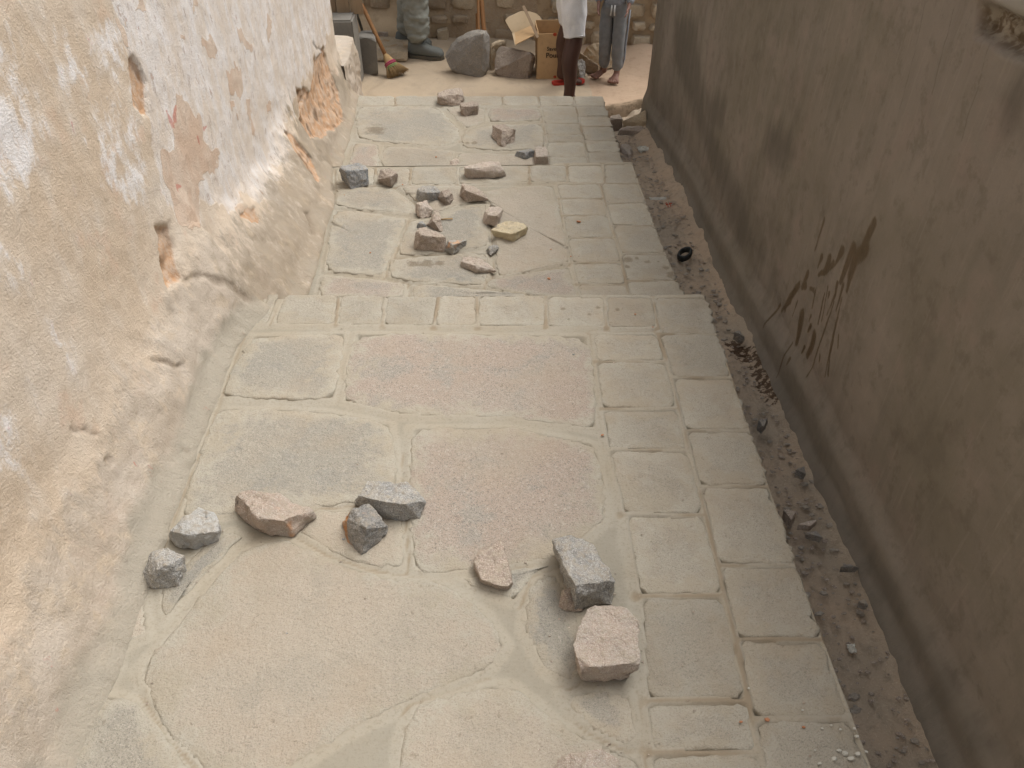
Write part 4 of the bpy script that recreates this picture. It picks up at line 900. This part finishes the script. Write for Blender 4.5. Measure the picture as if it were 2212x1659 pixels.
# ================================================================== RUBBLE RETAINING WALL
wallY = lambda X: 7.78 - .22*max(0, X) if X < 2 else 7.34
xs = np.linspace(-3.2, 4.2, 370); zs = np.linspace(-.75, 1.7, 125); A, B = np.meshgrid(xs, zs, indexing='ij')
WY = np.vectorize(wallY)(A)
mud = 1 - sstep(-.75, -.2, A + fbm(A, B, 2, 3, 2)*.9)
yy = WY - mud*(.06 + fbm(A, B, 3.5, 4, 3)*.16) + fbm(A, B, 14, 4, 5)*.030 + .01 - .18*mud*sstep(.3, 0, B - PLAZA)*sstep(-.4, -1.2, A)
rub = grid('rubble_wall', np.stack([A, yy, B], -1), M_BANK if False else earth_mat('wall_mud', (.50, .38, .25), (.45, .335, .215), (.34, .245, .155), .6, .03), flip=False)
tag(rub, 'rough tan rubble stone wall with mud joints at the back of the plaza', 'wall')
v = [(-3.2, 7.9, -.8), (4.2, 7.5, -.8), (4.2, 8.3, -.8), (-3.2, 8.3, -.8)]; v += [(a, b, 1.7) for a, b, c in v]
mesh('wall_core', v, [(4, 5, 6, 7), (0, 1, 5, 4), (1, 2, 6, 5), (2, 3, 7, 6), (3, 0, 4, 7)], R_MUD, rub, smooth=False)
z = -.66; row = 0
while z < 1.6:
    h = random.uniform(.10, .19); x = -3.0 + random.uniform(0, .2)
    while x < 4.0:
        wd = random.uniform(.11, .28)
        if random.random() < .93:
            cx, cz = x + wd/2, z + h/2 + random.uniform(-.015, .015); n = 12; pts = []
            hw, hh = wd/2 - .012, h*random.uniform(.84, 1.0)/2 - .010
            for i in range(n):
                a = 6.283*(i+.5)/n + random.uniform(-.12, .12); ca, sa = math.cos(a), math.sin(a)
                e = (abs(ca)**6 + abs(sa)**6)**(-1/6)*random.uniform(.88, 1.02)
                pts.append((cx + hw*ca*e, cz + hh*sa*e))
            Yf = wallY(cx) - random.uniform(.035, .07) - (.035 if cx < -.3 else 0); V = []
            for k, dy in ((1.0, .14), (1.0, .022), (.86, .003), (.5, -.004)):
                for px, pz_ in pts: V.append((cx + (px-cx)*k, Yf + dy + random.uniform(-.005, .005), cz + (pz_-cz)*k))
            V.append((cx, Yf - .004, cz)); F = []
            for l in range(3):
                for j in range(n): F.append((l*n+j, l*n+(j+1) % n, (l+1)*n+(j+1) % n, (l+1)*n+j))
            for j in range(n): F.append((3*n+j, 3*n+(j+1) % n, 4*n))
            mesh('stone', V, F, R_TAN if cx > .3 or random.random() < .3 else R_MUD, rub, sharp=40)
        x += wd + random.uniform(.004, .022)
    z += h + random.uniform(.004, .016)

# ================================================================== THINGS ON THE PLAZA
# wooden boards (a plank door) and the concrete doorstep at the left
dr = empty('plank_door', (-1.35, 6.66, -.07)); tag(dr, 'weathered brown plank door above the concrete doorstep', 'door')
for i in range(6):
    x = -1.66 + i*.105; v, f = box_vf((x+.05, 6.67 + .006*(i % 2), .72), (.098, .03, 1.6), .002); v, f = bevel_mesh(v, f, .004); mesh('plank', v, f, M_BOARD, dr)
v, f = box_vf((-1.37, 6.70, .1), (.6, .03, .09)); mesh('batten', v, f, M_BOARD, dr, smooth=False)
v, f = box_vf((-1.40, 6.60, -.335), (.60, .26, .53), .004); v, f = bevel_mesh(v, f, .012, 2); o = mesh('concrete_doorstep', v, f, M_CONC, origin=(-1.40, 6.60, -.6), sharp=40); tag(o, 'dark grey concrete doorstep block behind the low stub wall', 'doorstep')
hr_ = rock('upright_block', ZF, [(440, 470, 30), (640, 460, 30), (700, 590, 30), (440, 565, 30)], [(535, 1125), (735, 1125), (700, 1100), (460, 860, 14)], PLAZA, M_CONC, 'dark grey upright stone block left of the broom', 'block', amp=.012, bev=.03, k=.01)
pts = [onY(*q(ZF, (400, 130)), 6.98), onY(*q(ZF, (440, 300)), 6.95), at(*q(ZF, (490, 460)), PLAZA + .25)]
v, f = tube([pts[0], pts[1], pts[2], (pts[2].x+.01, pts[2].y, PLAZA)], .012, 6); o = mesh('iron_bar', v, f, M_SOLE, origin=(pts[2].x, pts[2].y, PLAZA)); tag(o, 'thin dark bar standing between the plank door and the broom', 'bar')

# broom
bt_, bm_ = onY(*q(ZF, (478, 55)), 6.98), onY(*q(ZF, (850, 850)), 6.83); be = at(*q(ZF, (1030, 1150)), PLAZA + .012)
br = empty('broom', (be.x, be.y, PLAZA)); tag(br, 'straw broom with a brown wooden handle leaning at the left', 'broom')
v, f = tube([bt_, bt_.lerp(bm_, .03), bt_.lerp(bm_, .5), bm_], [.012, .017, .017, .017], 10); mesh('handle', v, f, M_WOOD, br)
ax = (be - bm_); n = 14; rings = []
side = Vector((1, .15, 0)).normalized(); nor = ax.normalized().cross(side).normalized()
sd2 = nor.cross(ax.normalized())
for t, wx, wy in ((-.06, .018, .018), (.05, .028, .026), (.2, .038, .03), (.38, .046, .032), (.5, .050, .032)):
    c = bm_ + ax*t; rings.append([c + sd2*wx*math.cos(6.283*k/n) + nor*wy*math.sin(6.283*k/n) for k in range(n)])
v, f = loft(rings); mesh('brush_head', v, f, M_STRAW2, br)
for t, mt in ((.36, M_MAG), (.44, M_MAG), (.54, M_GRN), (.60, M_GRN)):
    c = bm_ + ax*t; wx = .038 + .024*t
    mesh('binding_cord', *tube([c + sd2*wx*math.cos(6.283*k/16) + nor*.034*math.sin(6.283*k/16) for k in range(17)], .006, 5), mt, br)
V, F = [], []
for i in range(240):
    a = random.uniform(0, 6.283); r = math.sqrt(random.random()); c0 = bm_ + ax*.42 + sd2*.044*r*math.cos(a) + nor*.030*r*math.sin(a)
    c1 = bm_ + ax*random.uniform(.97, 1.03) + sd2*(.105*r*math.cos(a)) + nor*.05*r*math.sin(a) + Vector((random.uniform(-.01, .01), random.uniform(-.01, .01), 0)); c1.z = max(c1.z, PLAZA + .004)
    v, f = tube([c0, c0.lerp(c1, .5), c1], [.0035, .003, .002], 3); b = len(V); V += v; F += [tuple(j+b for j in g) for g in f]
o = mesh('bristles', V, F, M_STRAW, br); o['kind'] = 'stuff'

# tool handles behind the boulder
for i, (p0, p1, r, lab) in enumerate((((1033, 0), (1034, 75), .013, 'left and thinnest of the brown wooden poles behind the boulder'), ((1040, 0), (1046, 75), .021, 'thick reddish-brown pole behind the boulder'), ((1030, 30), (1031, 80), .012, 'short orange-brown pole end at the left of the upright poles'))):
    a = onY(*p0, 7.42 + .02*i); b = onY(*p1, 7.25 + .03*i); d = b - a
    topz = a - d*(3.2 if i < 2 else .0); bot = b + d*((PLAZA - b.z)/d.z)
    v, f = tube([topz, a, b, bot], r, 9); o = mesh('wooden_pole', v, f, M_WOOD, origin=bot); tag(o, lab, 'pole', 'wooden poles behind the boulder')

# cardboard box
bl = at(*q(ZB, (778, 925)), PLAZA); brr = at(*q(ZB, (1150, 915)), PLAZA)
tl = onY(*q(ZB, (800, 390)), bl.y + .01)
hb = tl.z - PLAZA; wdt = brr.x - bl.x; dpt = .30; y0 = bl.y
bx = empty('cardboard_box', (bl.x + wdt/2, y0 + dpt/2, PLAZA)); tag(bx, 'open brown cardboard box with printed words beside the boulders', 'box')
def panel(name, quad, mat, parent, th=.006, sub=6, warp=.006):
    A_, B_, C_, D_ = [Vector(p) for p in quad]; nrm = (B_-A_).cross(D_-A_).normalized(); V, F = [], []; sd = random.uniform(0, 50)
    for s in (0, 1):
        for i in range(sub+1):
            for j in range(sub+1):
                p = A_.lerp(B_, i/sub).lerp(D_.lerp(C_, i/sub), j/sub)
                V.append(p + nrm*(mnoise.noise(p*6 + Vector((sd, 0, 0)))*warp + s*th))
    m = (sub+1)**2; ix = lambda s, i, j: s*m + i*(sub+1) + j
    for i in range(sub):
        for j in range(sub):
            F.append((ix(0, i, j), ix(0, i, j+1), ix(0, i+1, j+1), ix(0, i+1, j))); F.append((ix(1, i, j), ix(1, i+1, j), ix(1, i+1, j+1), ix(1, i, j+1)))
    for i in range(sub):
        for a, b in (((i, 0), (i+1, 0)), ((i+1, sub), (i, sub)), ((0, i+1), (0, i)), ((sub, i), (sub, i+1))):
            F.append((ix(0, *a), ix(0, *b), ix(1, *b), ix(1, *a)))
    return mesh(name, V, F, mat, parent, sharp=40)
x0, x1, zt = bl.x, brr.x, PLAZA + hb; yb_ = y0 + dpt
fr = panel('front_panel', [(x1, y0, PLAZA+.002), (x0, y0, PLAZA+.002), (x0+.006, y0, zt), (x1, y0, zt)], M_CARD, bx, warp=.002)
panel('back_panel', [(x0, yb_, PLAZA+.002), (x1, yb_, PLAZA+.002), (x1, yb_, zt+.02), (x0, yb_, zt+.02)], M_CARD, bx)
panel('side_panel', [(x0, y0+.008, PLAZA+.002), (x0, yb_-.004, PLAZA+.002), (x0-.004, yb_-.004, zt+.015), (x0+.004, y0+.008, zt)], M_CARD, bx)
panel('side_panel', [(x1, yb_-.004, PLAZA+.002), (x1, y0+.008, PLAZA+.002), (x1, y0+.008, zt), (x1, yb_-.004, zt+.015)], M_CARD, bx)
panel('bottom_panel', [(x0+.01, y0+.01, PLAZA+.004), (x1-.01, y0+.01, PLAZA+.004), (x1-.01, yb_-.01, PLAZA+.004), (x0+.01, yb_-.01, PLAZA+.004)], M_CARD, bx, warp=0)
# flap hanging out over the boulder, and the long torn flap standing up
panel('flap', [onY(*q(ZB, (790, 400)), y0+.03), onY(*q(ZB, (745, 290)), yb_-.02), onY(*q(ZB, (500, 395)), yb_-.08), onY(*q(ZB, (535, 525)), y0+.0)], M_CARD, bx)
panel('flap_rim', [onY(*q(ZB, (490, 385)), yb_-.09), onY(*q(ZB, (515, 375)), yb_-.09), onY(*q(ZB, (545, 520)), y0-.004), onY(*q(ZB, (525, 528)), y0-.004)], M_CARD2, bx, th=.004)
def text_part(s, px, Y, size, mat, parent, name='lettering'):
    cu = bpy.data.curves.new(name, 'FONT'); cu.body = s; cu.size = size; cu.extrude = .0004; cu.offset = .0009
    tmp = bpy.data.objects.new('tmp', cu); C.objects.link(tmp); me = bpy.data.meshes.new_from_object(tmp.evaluated_get(bpy.context.evaluated_depsgraph_get()))
    bpy.data.objects.remove(tmp); me.name = name; me.materials.clear()
    p = onY(*q(ZB, px), Y); me.transform(__import__('mathutils').Matrix.Rotation(math.pi/2, 4, 'X'))
    o = link_mesh(name, me, mat, parent, smooth=False); o.location = p - world_loc(parent); return o
text_part('Saveur', (895, 590), y0 - .0085, .043, M_INK, fr); text_part('Poulet', (883, 672), y0 - .0085, .056, M_INK, fr)
def disc_part(name, px, Y, r, mat, parent):
    p = onY(*q(ZB, px), Y); V = [p + Vector((r*math.cos(6.283*k/10)*(1+.2*(k % 2)), 0, r*math.sin(6.283*k/10))) for k in range(10)]
    V += [v + Vector((0, .0015, 0)) for v in V]; mesh(name, V, [tuple(range(10))] + [(i, (i+1) % 10, 10+(i+1) % 10, 10+i) for i in range(10)], mat, parent, smooth=False)
disc_part('printed_mark', (990, 402), y0 - .0090, .014, M_REDP, fr); disc_part('printed_mark', (990, 895), y0 - .0090, .012, M_REDP, fr)
# torn cardboard sheet behind the box and the thin batten
poly = [(412, 240), (440, 205), (520, 165), (600, 132), (700, 138), (770, 160), (815, 195), (840, 240), (800, 300), (760, 330), (620, 345), (500, 390), (450, 310)]
Yc = yb_ + .03; V = [onY(*q(ZB, p), Yc + .0010*(240 - p[1])*.4) for p in poly]; k = len(V); V = V + [v + Vector((0, .008, 0)) for v in V]
o = mesh('cardboard_sheet', V, [tuple(range(k)), tuple(range(2*k-1, k-1, -1))] + [(i, k+i, k+(i+1) % k, (i+1) % k) for i in range(k)], M_CARD2, origin=(V[0].x + .2, Yc, V[10].z), smooth=False)
tag(o, 'torn pale cardboard sheet with a rounded top behind the box', 'cardboard')
a = onY(*q(ZB, (622, 70)), Yc - .03); b = onY(*q(ZB, (792, 432)), y0 - .012); d = (b-a).normalized(); sx = d.cross(Vector((0, 1, 0))).normalized()*.011; sy = Vector((0, .009, 0))
V = [p + s for p in (a, b) for s in (-sx-sy, sx-sy, sx+sy, -sx+sy)]
o = mesh('wooden_lath', V, [(0, 1, 2, 3), (7, 6, 5, 4), (0, 4, 5, 1), (1, 5, 6, 2), (2, 6, 7, 3), (3, 7, 4, 0)], M_BOARD, origin=b, smooth=False); tag(o, 'thin wooden lath leaning across the corner of the cardboard box', 'lath')

# litter in the gutter
def crumple(name, px, z, rx, ry, mat, label, cat, hgt_=.012, n=9):
    p = at(*px, z); V, F = [], []; sd = random.uniform(0, 50)
    for i in range(n):
        for j in range(n):
            u, w_ = i/(n-1)*2-1, j/(n-1)*2-1; m_ = 1 - .18*mnoise.noise((u*2+sd, w_*2, 0))
            V.append(p + Vector((u*rx*m_, w_*ry*m_, .006 + hgt_*(.6 + mnoise.noise((u*2.2+sd, w_*2.2, 1)) + .5*mnoise.noise((u*5, w_*5, sd))))))
    b = len(V)
    V += [v - Vector((0, 0, .0025)) for v in V]
    for i in range(n-1):
        for j in range(n-1):
            a = i*n+j; F.append((a, a+n, a+n+1, a+1)); F.append((b+a, b+a+1, b+a+n+1, b+a+n))
    return tag(mesh(name, V, F, mat, origin=p, smooth=False), label, cat)
crumple('crumpled_paper', (1389, 327), -.60, .042, .042, M_PAPER, 'crumpled white paper in the far gutter beside the cement wall', 'litter', .02)
crumple('paper_scrap', (1382, 366), -.56, .028, .016, M_PAPER, 'small white paper scrap beside the second landing corner', 'litter', .006)
crumple('paper_strip', (1421, 432), -.46, .05, .018, M_PAPER, 'white paper strip lying across the gutter', 'litter', .006)
crumple('foil_scrap', (1508, 538), -.385, .016, .022, M_PAPER, 'tiny pale foil scrap above the black rubber ring', 'litter', .01)
crumple('red_wrapper', (1445, 448), -.44, .018, .028, M_REDP, 'small red wrapper below the white paper strip', 'litter', .012)
crumple('white_chip', (1839, 1404), -.165, .010, .013, M_PAPER, 'small white paper chip in the lower gutter', 'litter', .006)
p = at(1478, 557, -.36); rings = []
for i in range(25):
    a = 6.283*i/24; ca, sa = math.cos(a), math.sin(a); c = p + Vector((.030*ca*1.0 + .008*sa, .042*sa, .022 + .010*ca)); o_ = Vector((ca, sa, 0))
    rings.append([c + o_*.009*math.cos(6.283*k/8) + Vector((0, 0, 1))*.018*math.sin(6.283*k/8) for k in range(8)])
v, f = loft(rings, False); tag(mesh('rubber_ring', v, f, M_BLK, origin=p), 'black rubber ring lying in the gutter', 'ring')
c = at(*q(ZD, (1140, 585)), T2 + .014); d_ = at(*q(ZD, (1255, 578)), T2 + .016); v, f = tube([c, c.lerp(d_, .5) + Vector((0, .003, 0)), d_], .004, 5); tag(mesh('dry_twig', v, f, M_STRAW2, origin=c), 'short pale dry twig beside the stone heap', 'twig')

# ================================================================== PEOPLE
def skin_mesh(name, nodes, edges, mat, parent, sub=2, root=0, fold=0, fscale=12, fz=1.0):
    """nodes: (Vector, rx, ry) ; grows one continuous surface over the joints"""
    me = bpy.data.meshes.new(name); off = world_loc(parent)
    me.from_pydata([tuple(n[0] - off) for n in nodes], edges, []); me.update()
    o = bpy.data.objects.new(name, me); C.objects.link(o)
    md = o.modifiers.new('skin', 'SKIN'); md.use_smooth_shade = True; md.branch_smoothing = .3
    for i, n in enumerate(nodes):
        s = me.skin_vertices[0].data[i]; s.radius = (n[1], n[2] if len(n) > 2 else n[1]); s.use_root = (i == root)
    ss = o.modifiers.new('sub', 'SUBSURF'); ss.levels = sub; ss.render_levels = sub
    dg = bpy.context.evaluated_depsgraph_get(); new = bpy.data.meshes.new_from_object(o.evaluated_get(dg)); bpy.data.objects.remove(o)
    new.name = name; new.materials.clear()
    if fold:
        sd = random.uniform(0, 50)
        for v in new.vertices:
            p = v.co*fscale; p.z *= fz
            v.co += v.normal*(mnoise.noise(p + Vector((sd, 0, 0))) + .5*mnoise.noise(p*2.2 + Vector((0, sd, 0))))*fold
    return link_mesh(name, new, mat, parent)
class Sk:
    def __init__(s): s.n = []; s.e = []
    def add(s, p, r, prev=None, r2=None):
        s.n.append((Vector(p), r, r2 or r)); i = len(s.n)-1
        if prev is not None: s.e.append((prev, i))
        return i
def person(label, ground, hip, fwd, legs, k, skin, lower, upper, arms, foot_kind, lg=1.0, fs=1.0):
    """k scales an adult of 1.7 m; legs: [(ankle xy, toe direction, side)]; fwd: facing"""
    F_ = Vector((*fwd, 0)).normalized(); S = Vector((F_.y, -F_.x, 0))           # S: the person's right
    root = empty('person', (hip[0], hip[1], ground)); tag(root, label, 'person')
    H0 = Vector((hip[0], hip[1], ground + .92*k)); up = Vector((0, 0, 1))
    b = Sk(); pel = b.add(H0, .10*k); wa = b.add(H0 + up*.16*k, .085*k, pel); ch = b.add(H0 + up*.36*k + F_*.01, .125*k, wa)
    nb = b.add(H0 + up*.53*k, .06*k, ch); nk = b.add(H0 + up*.58*k + F_*.01, .048*k, nb)
    jaw = b.add(H0 + up*.645*k + F_*.035*k, .062*k, nk); hd = b.add(H0 + up*.715*k + F_*.02*k, .088*k, jaw); cr = b.add(H0 + up*.775*k + F_*.005*k, .062*k, hd)
    b.add(H0 + up*.685*k + F_*.118*k, .014*k, hd)
    for sd in (-1, 1): b.add(H0 + up*.69*k + S*sd*.095*k, .016*k, hd)
    L = {}
    for (ax_, ay_), toe, sd in legs:
        T_ = Vector((*toe, 0)).normalized(); hj = H0 + S*sd*.085*k - up*.05*k; an = Vector((ax_, ay_, ground + .085*k))
        kn = hj.lerp(an, .49) + F_*.03*k; cf = kn.lerp(an, .30) - F_*.03*k
        i = b.add(hj, .086*k, pel); i = b.add(hj.lerp(kn, .5), .076*k, i); i = b.add(kn, .056*k*lg, i); i = b.add(cf, .056*k*lg, i); i = b.add(kn.lerp(an, .68), .042*k*lg, i); i = b.add(an, .034*k*lg, i)
        he = b.add(an - T_*.02*k - up*.05*k, .033*k*fs, i); mf = b.add(an + T_*.075*k - up*.045*k, .040*k*fs, i, .034*k*fs); side = Vector((-T_.y, T_.x, 0))
        if foot_kind != 'boot':
            ball = an + T_*.135*k - up*.065*k
            for q_ in range(5):
                o_ = (q_-2)*.0195*k*fs; j = b.add(ball + side*o_ - T_*abs(q_-1.5)*.006*k, .0155*k*fs, mf); b.add(ball + side*o_*1.15 + T_*(.045 - .007*abs(q_-1.2))*k - up*.004*k, .013*k*fs, j)
        L[sd] = (hj, kn, an, T_, cf)
    A_ = {}
    for sd in (-1, 1):
        sh = H0 + up*.47*k + S*sd*.17*k; el = sh - up*.27*k + S*sd*.05*k - F_*.02*k; bend = arms[0 if sd < 0 else 1]
        wr = el - up*.22*k*(1-bend) + F_*(.06 + .2*bend)*k - S*sd*.02*k
        i = b.add(sh, .052*k, ch); i = b.add(el, .038*k, i); i = b.add(wr, .026*k, i); dr_ = (wr-el).normalized()
        pm = wr + dr_*.07*k; i = b.add(pm, .03*k, i, .018*k); fw = F_ if abs(dr_.dot(F_)) < .8 else up
        for q_ in range(4):
            o_ = fw*(q_-1.5)*.019*k; j = b.add(pm + dr_*.035*k + o_, .0095*k, i); ln = (.03, .038, .035, .024)[q_]*k
            j = b.add(pm + dr_*(.035*k+ln) + o_ - S*sd*.006*k, .0085*k, j); b.add(pm + dr_*(.035*k+ln*1.75) + o_ - S*sd*.018*k, .0075*k, j)
        t_ = b.add(wr + dr_*.03*k + fw*.032*k, .011*k, i); b.add(wr + dr_*.075*k + fw*.048*k - S*sd*.01*k, .0095*k, t_)
        A_[sd] = (sh, el, wr)
    body = skin_mesh('body', b.n, b.e, skin, root)
    hc = H0 + up*.745*k - F_*.008*k; V, F = [], []
    for i in range(9):
        th = 1.75*i/8
        for j in range(20):
            ph = 6.283*j/20; r = .103*k*(1 + .02*mnoise.noise((i, j, 1))); dvec = F_*(math.sin(th)*math.cos(ph)) + S*(math.sin(th)*math.sin(ph)*.9) + up*math.cos(th)
            if math.cos(ph) > .3 and th > 1.05: dvec = F_*(math.sin(1.05)*math.cos(ph)) + S*(math.sin(1.05)*math.sin(ph)*.9) + up*math.cos(1.05)
            V.append(hc + dvec*r)
    for i in range(8):
        for j in range(20): F.append((i*20+j, i*20+(j+1) % 20, (i+1)*20+(j+1) % 20, (i+1)*20+j))
    mesh('hair', V, F, M_HAIR, root)
    for sd in (-1, 1):
        c = H0 + up*.715*k + F_*.098*k + S*sd*.032*k; V, F = loft([[c + Vector((.011*k*math.cos(t)*math.cos(g), .011*k*math.sin(t)*math.cos(g), .008*k*math.sin(g))) for t in np.linspace(0, 5.5, 8)] for g in (-1.2, -.5, .0, .5, 1.2)]); mesh('eye', V, F, M_EYE, root)
    c = H0 + up*.64*k + F_*.094*k; v, f = tube([c - S*.022*k - F_*.008*k, c + F_*.002, c + S*.022*k - F_*.008*k], [.003*k, .006*k, .003*k], 6); mesh('mouth', v, f, M_REDP if skin is M_SKIN2 else M_SOLE, root)
    return root, H0, F_, S, L, A_
def boot(an, T_, ground, k, parent):
    rings = []; side = Vector((-T_.y, T_.x, 0)); base = Vector((an.x, an.y, ground + .022)); n = 16
    for s, hw, h in ((-.085, .022, .075), (-.075, .035, .105), (-.04, .043, .125), (.0, .044, .128), (.04, .044, .105), (.08, .047, .085), (.125, .052, .072), (.165, .050, .066), (.195, .042, .055), (.212, .024, .036)):
        r = []
        for j in range(n):
            a = 6.283*j/n; ca, sa = math.cos(a), math.sin(a); e = (abs(ca)**3.2 + abs(sa)**3.2)**(-1/3.2)
            r.append(base + T_*s*k + side*hw*ca*e*k + Vector((0, 0, (h/2)*(1 + sa*e)*k)))
        rings.append(r)
    v, f = loft(rings); mesh('boot', v, f, M_BOOT, parent)
    v, f = tube([base + Vector((0, 0, .10*k)), base + Vector((0, 0, .19*k))], .052*k, 14); mesh('boot_shaft', v, f, M_BOOT, parent)
    out = [(-.092, .0), (-.085, .028), (-.06, .044), (0, .047), (.06, .046), (.12, .056), (.17, .054), (.205, .036), (.222, .0)]
    pl = out + [(s, -w_) for s, w_ in out[-2:0:-1]]; m_ = len(pl)
    V = [Vector((an.x, an.y, ground + z_)) + T_*s*k + side*w_*k for z_ in (.002, .03) for s, w_ in pl]
    V = [v_ - Vector((0, 0, 0)) for v_ in V]
    mesh('boot_sole', V, [tuple(range(m_))[::-1], tuple(range(m_, 2*m_))] + [(i, (i+1) % m_, m_+(i+1) % m_, m_+i) for i in range(m_)], M_SOLE, parent, smooth=False)
def sleeve_top(H0, S, k, A_, mat, root, long_, rr=1.18, hem=.0, name='shirt'):
    up = Vector((0, 0, 1)); s = Sk(); a = s.add(H0 + up*hem*k, .142*k*rr); b_ = s.add(H0 + up*.2*k, .118*k*rr, a); c = s.add(H0 + up*.38*k, .140*k*rr, b_); s.add(H0 + up*.505*k, .085*k, c)
    for sd in (-1, 1):
        sh, el, wr = A_[sd]; i = s.add(sh, .068*k*rr, c); i = s.add(el if long_ else sh.lerp(el, .75), .05*k*rr, i)
        if long_: s.add(el.lerp(wr, .92), .038*k*rr, i)
    skin_mesh(name, s.n, s.e, mat, root, fold=.007*k, fscale=11)
# -- worker in grey-green trousers and boots
ga = at(905, 124, PLAZA); gb = Vector((ga.x - .13, ga.y + .26, PLAZA))
root, H0, F_, S, L, A_ = person('worker in grey-green trousers and grey boots standing by the rubble wall', PLAZA, ((ga.x+gb.x)/2 + .035, (ga.y+gb.y)/2 - .02), (1, -.2), [((ga.x, ga.y), (1, -.28), 1), ((gb.x, gb.y), (1, -.1), -1)], 1.0, M_SKIN, None, None, (.6, .1), 'boot')
s = Sk(); p = s.add(H0 + Vector((0, 0, .06)), .15); 
for sd in (-1, 1):
    hj, kn, an, T_, cf = L[sd]; i = s.add(hj, .125, p); i = s.add(hj.lerp(kn, .55), .130, i); i = s.add(kn, .122, i); i = s.add(kn.lerp(an, .35), .116, i); i = s.add(kn.lerp(an, .7), .106, i); i = s.add(an + Vector((0, 0, .045)), .092, i); 
    boot(an, T_, PLAZA, 1.08, root)
skin_mesh('trousers', s.n, s.e, M_TROU, root, sub=4, fold=.020, fscale=11, fz=1.7)
sleeve_top(H0, S, 1.0, A_, M_SHIRT, root, True)
# -- person in white shorts, flip-flops
fa = at(1226, 236, PLAZA); fb = at(1212, 181, PLAZA)
root, H0, F_, S, L, A_ = person('person in white knee-length shorts and red flip-flops before the cardboard box', PLAZA, ((fa.x+fb.x)/2 + .015, (fa.y+fb.y)/2), (1, .05), [((fa.x + .005, fa.y), (1, -.1), 1), ((fb.x, fb.y), (1, .22), -1)], .97, M_SKIN, None, None, (.7, .5), 'bare', 1.32, 1.15)
s = Sk(); p = s.add(H0 + Vector((0, 0, .06)), .14)
for sd in (-1, 1):
    hj, kn, an, T_, cf = L[sd]; i = s.add(hj, .118, p); i = s.add(hj.lerp(kn, .45), .110, i); i = s.add(hj.lerp(kn, .78), .094, i); i = s.add(hj.lerp(kn, .90 if sd > 0 else .84), .086, i); i = s.add(hj.lerp(kn, .92 if sd > 0 else .86), .086, i)
    side = Vector((-T_.y, T_.x, 0)); out = [(-.075, .0), (-.07, .026), (-.04, .037), (.03, .034), (.09, .044), (.15, .046), (.185, .028), (.195, 0)]
    pl = out + [(a, -b2) for a, b2 in out[-2:0:-1]]; m_ = len(pl)
    V = [Vector((an.x, an.y, PLAZA + z_)) + T_*a*1.05 + side*b2*1.12 for z_ in (.001, .02) for a, b2 in pl]
    ff = mesh('flip_flop', V, [tuple(range(m_))[::-1], tuple(range(m_, 2*m_))] + [(j, (j+1) % m_, m_+(j+1) % m_, m_+j) for j in range(m_)], M_RED, root, smooth=False)
    for e in (-1, 1):
        a0 = Vector((an.x, an.y, PLAZA + .02)); v, f = tube([a0 + T_*.02 + side*e*.043, a0 + T_*.075 + side*e*.03 + Vector((0, 0, .045)), a0 + T_*.14 + Vector((0, 0, .025))], [.009, .011, .007], 7); mesh('strap', v, f, M_BLK, ff)
skin_mesh('shorts', s.n, s.e, M_SHORT, root, sub=4, fold=.013, fscale=13, fz=.5)
sleeve_top(H0, S, .97, A_, M_SHIRT, root, False)
# -- small child in grey sweatpants
ca_, cb_ = at(1303, 165, PLAZA), at(1331, 172, PLAZA)
kc = .60
root, H0, F_, S, L, A_ = person('small barefoot child in grey sweatpants with a white drawstring by the wall end', PLAZA, ((ca_.x+cb_.x)/2 - .005, (ca_.y+cb_.y)/2 + .01), (-.25, -1), [((ca_.x, ca_.y), (-1, -.35), 1), ((cb_.x, cb_.y), (-.45, -1), -1)], kc, M_SKIN2, None, None, (.4, .4), 'bare', 1.1, 1.45)
s = Sk(); p0_ = s.add(H0 + Vector((0, 0, .15*kc)), .145*kc); p = s.add(H0 + Vector((0, 0, .03*kc)), .15*kc, p0_)
for sd in (-1, 1):
    hj, kn, an, T_, cf = L[sd]; i = s.add(hj + S*sd*.01, .112*kc, p); i = s.add(hj.lerp(kn, .5), .105*kc, i); i = s.add(kn, .095*kc, i); i = s.add(kn.lerp(an, .45), .088*kc, i); i = s.add(kn.lerp(an, .78), .078*kc, i); i = s.add(an + Vector((0, 0, .035*kc)), .050*kc, i)
skin_mesh('sweatpants', s.n, s.e, M_GREYP, root, sub=3, fold=.006, fscale=16, fz=1.3)
for sd in (-1, 1):
    c = H0 + Vector((0, 0, .07*kc)) + F_*.152*kc - S*sd*.012; v, f = tube([c, c - Vector((0, 0, .03)) + F_*.012, c - Vector((0, 0, .075)) + F_*.012 - S*sd*.004], .006, 6); mesh('drawstring', v, f, M_WHT, root)
hj, kn, an, T_, cf = L[-1]
o_ = -S
v, f = tube([hj + o_*.075 + Vector((0, 0, .02)), hj.lerp(kn, .5) + o_*.068, kn + o_*.060, kn.lerp(an, .5) + o_*.056, an + o_*.036 + Vector((0, 0, .05))], .008, 6); mesh('side_stripe', v, f, M_SWEAT, root)
sleeve_top(H0, S, kc, A_, M_SWEAT, root, True, 1.38, -.02, 'sweatshirt')
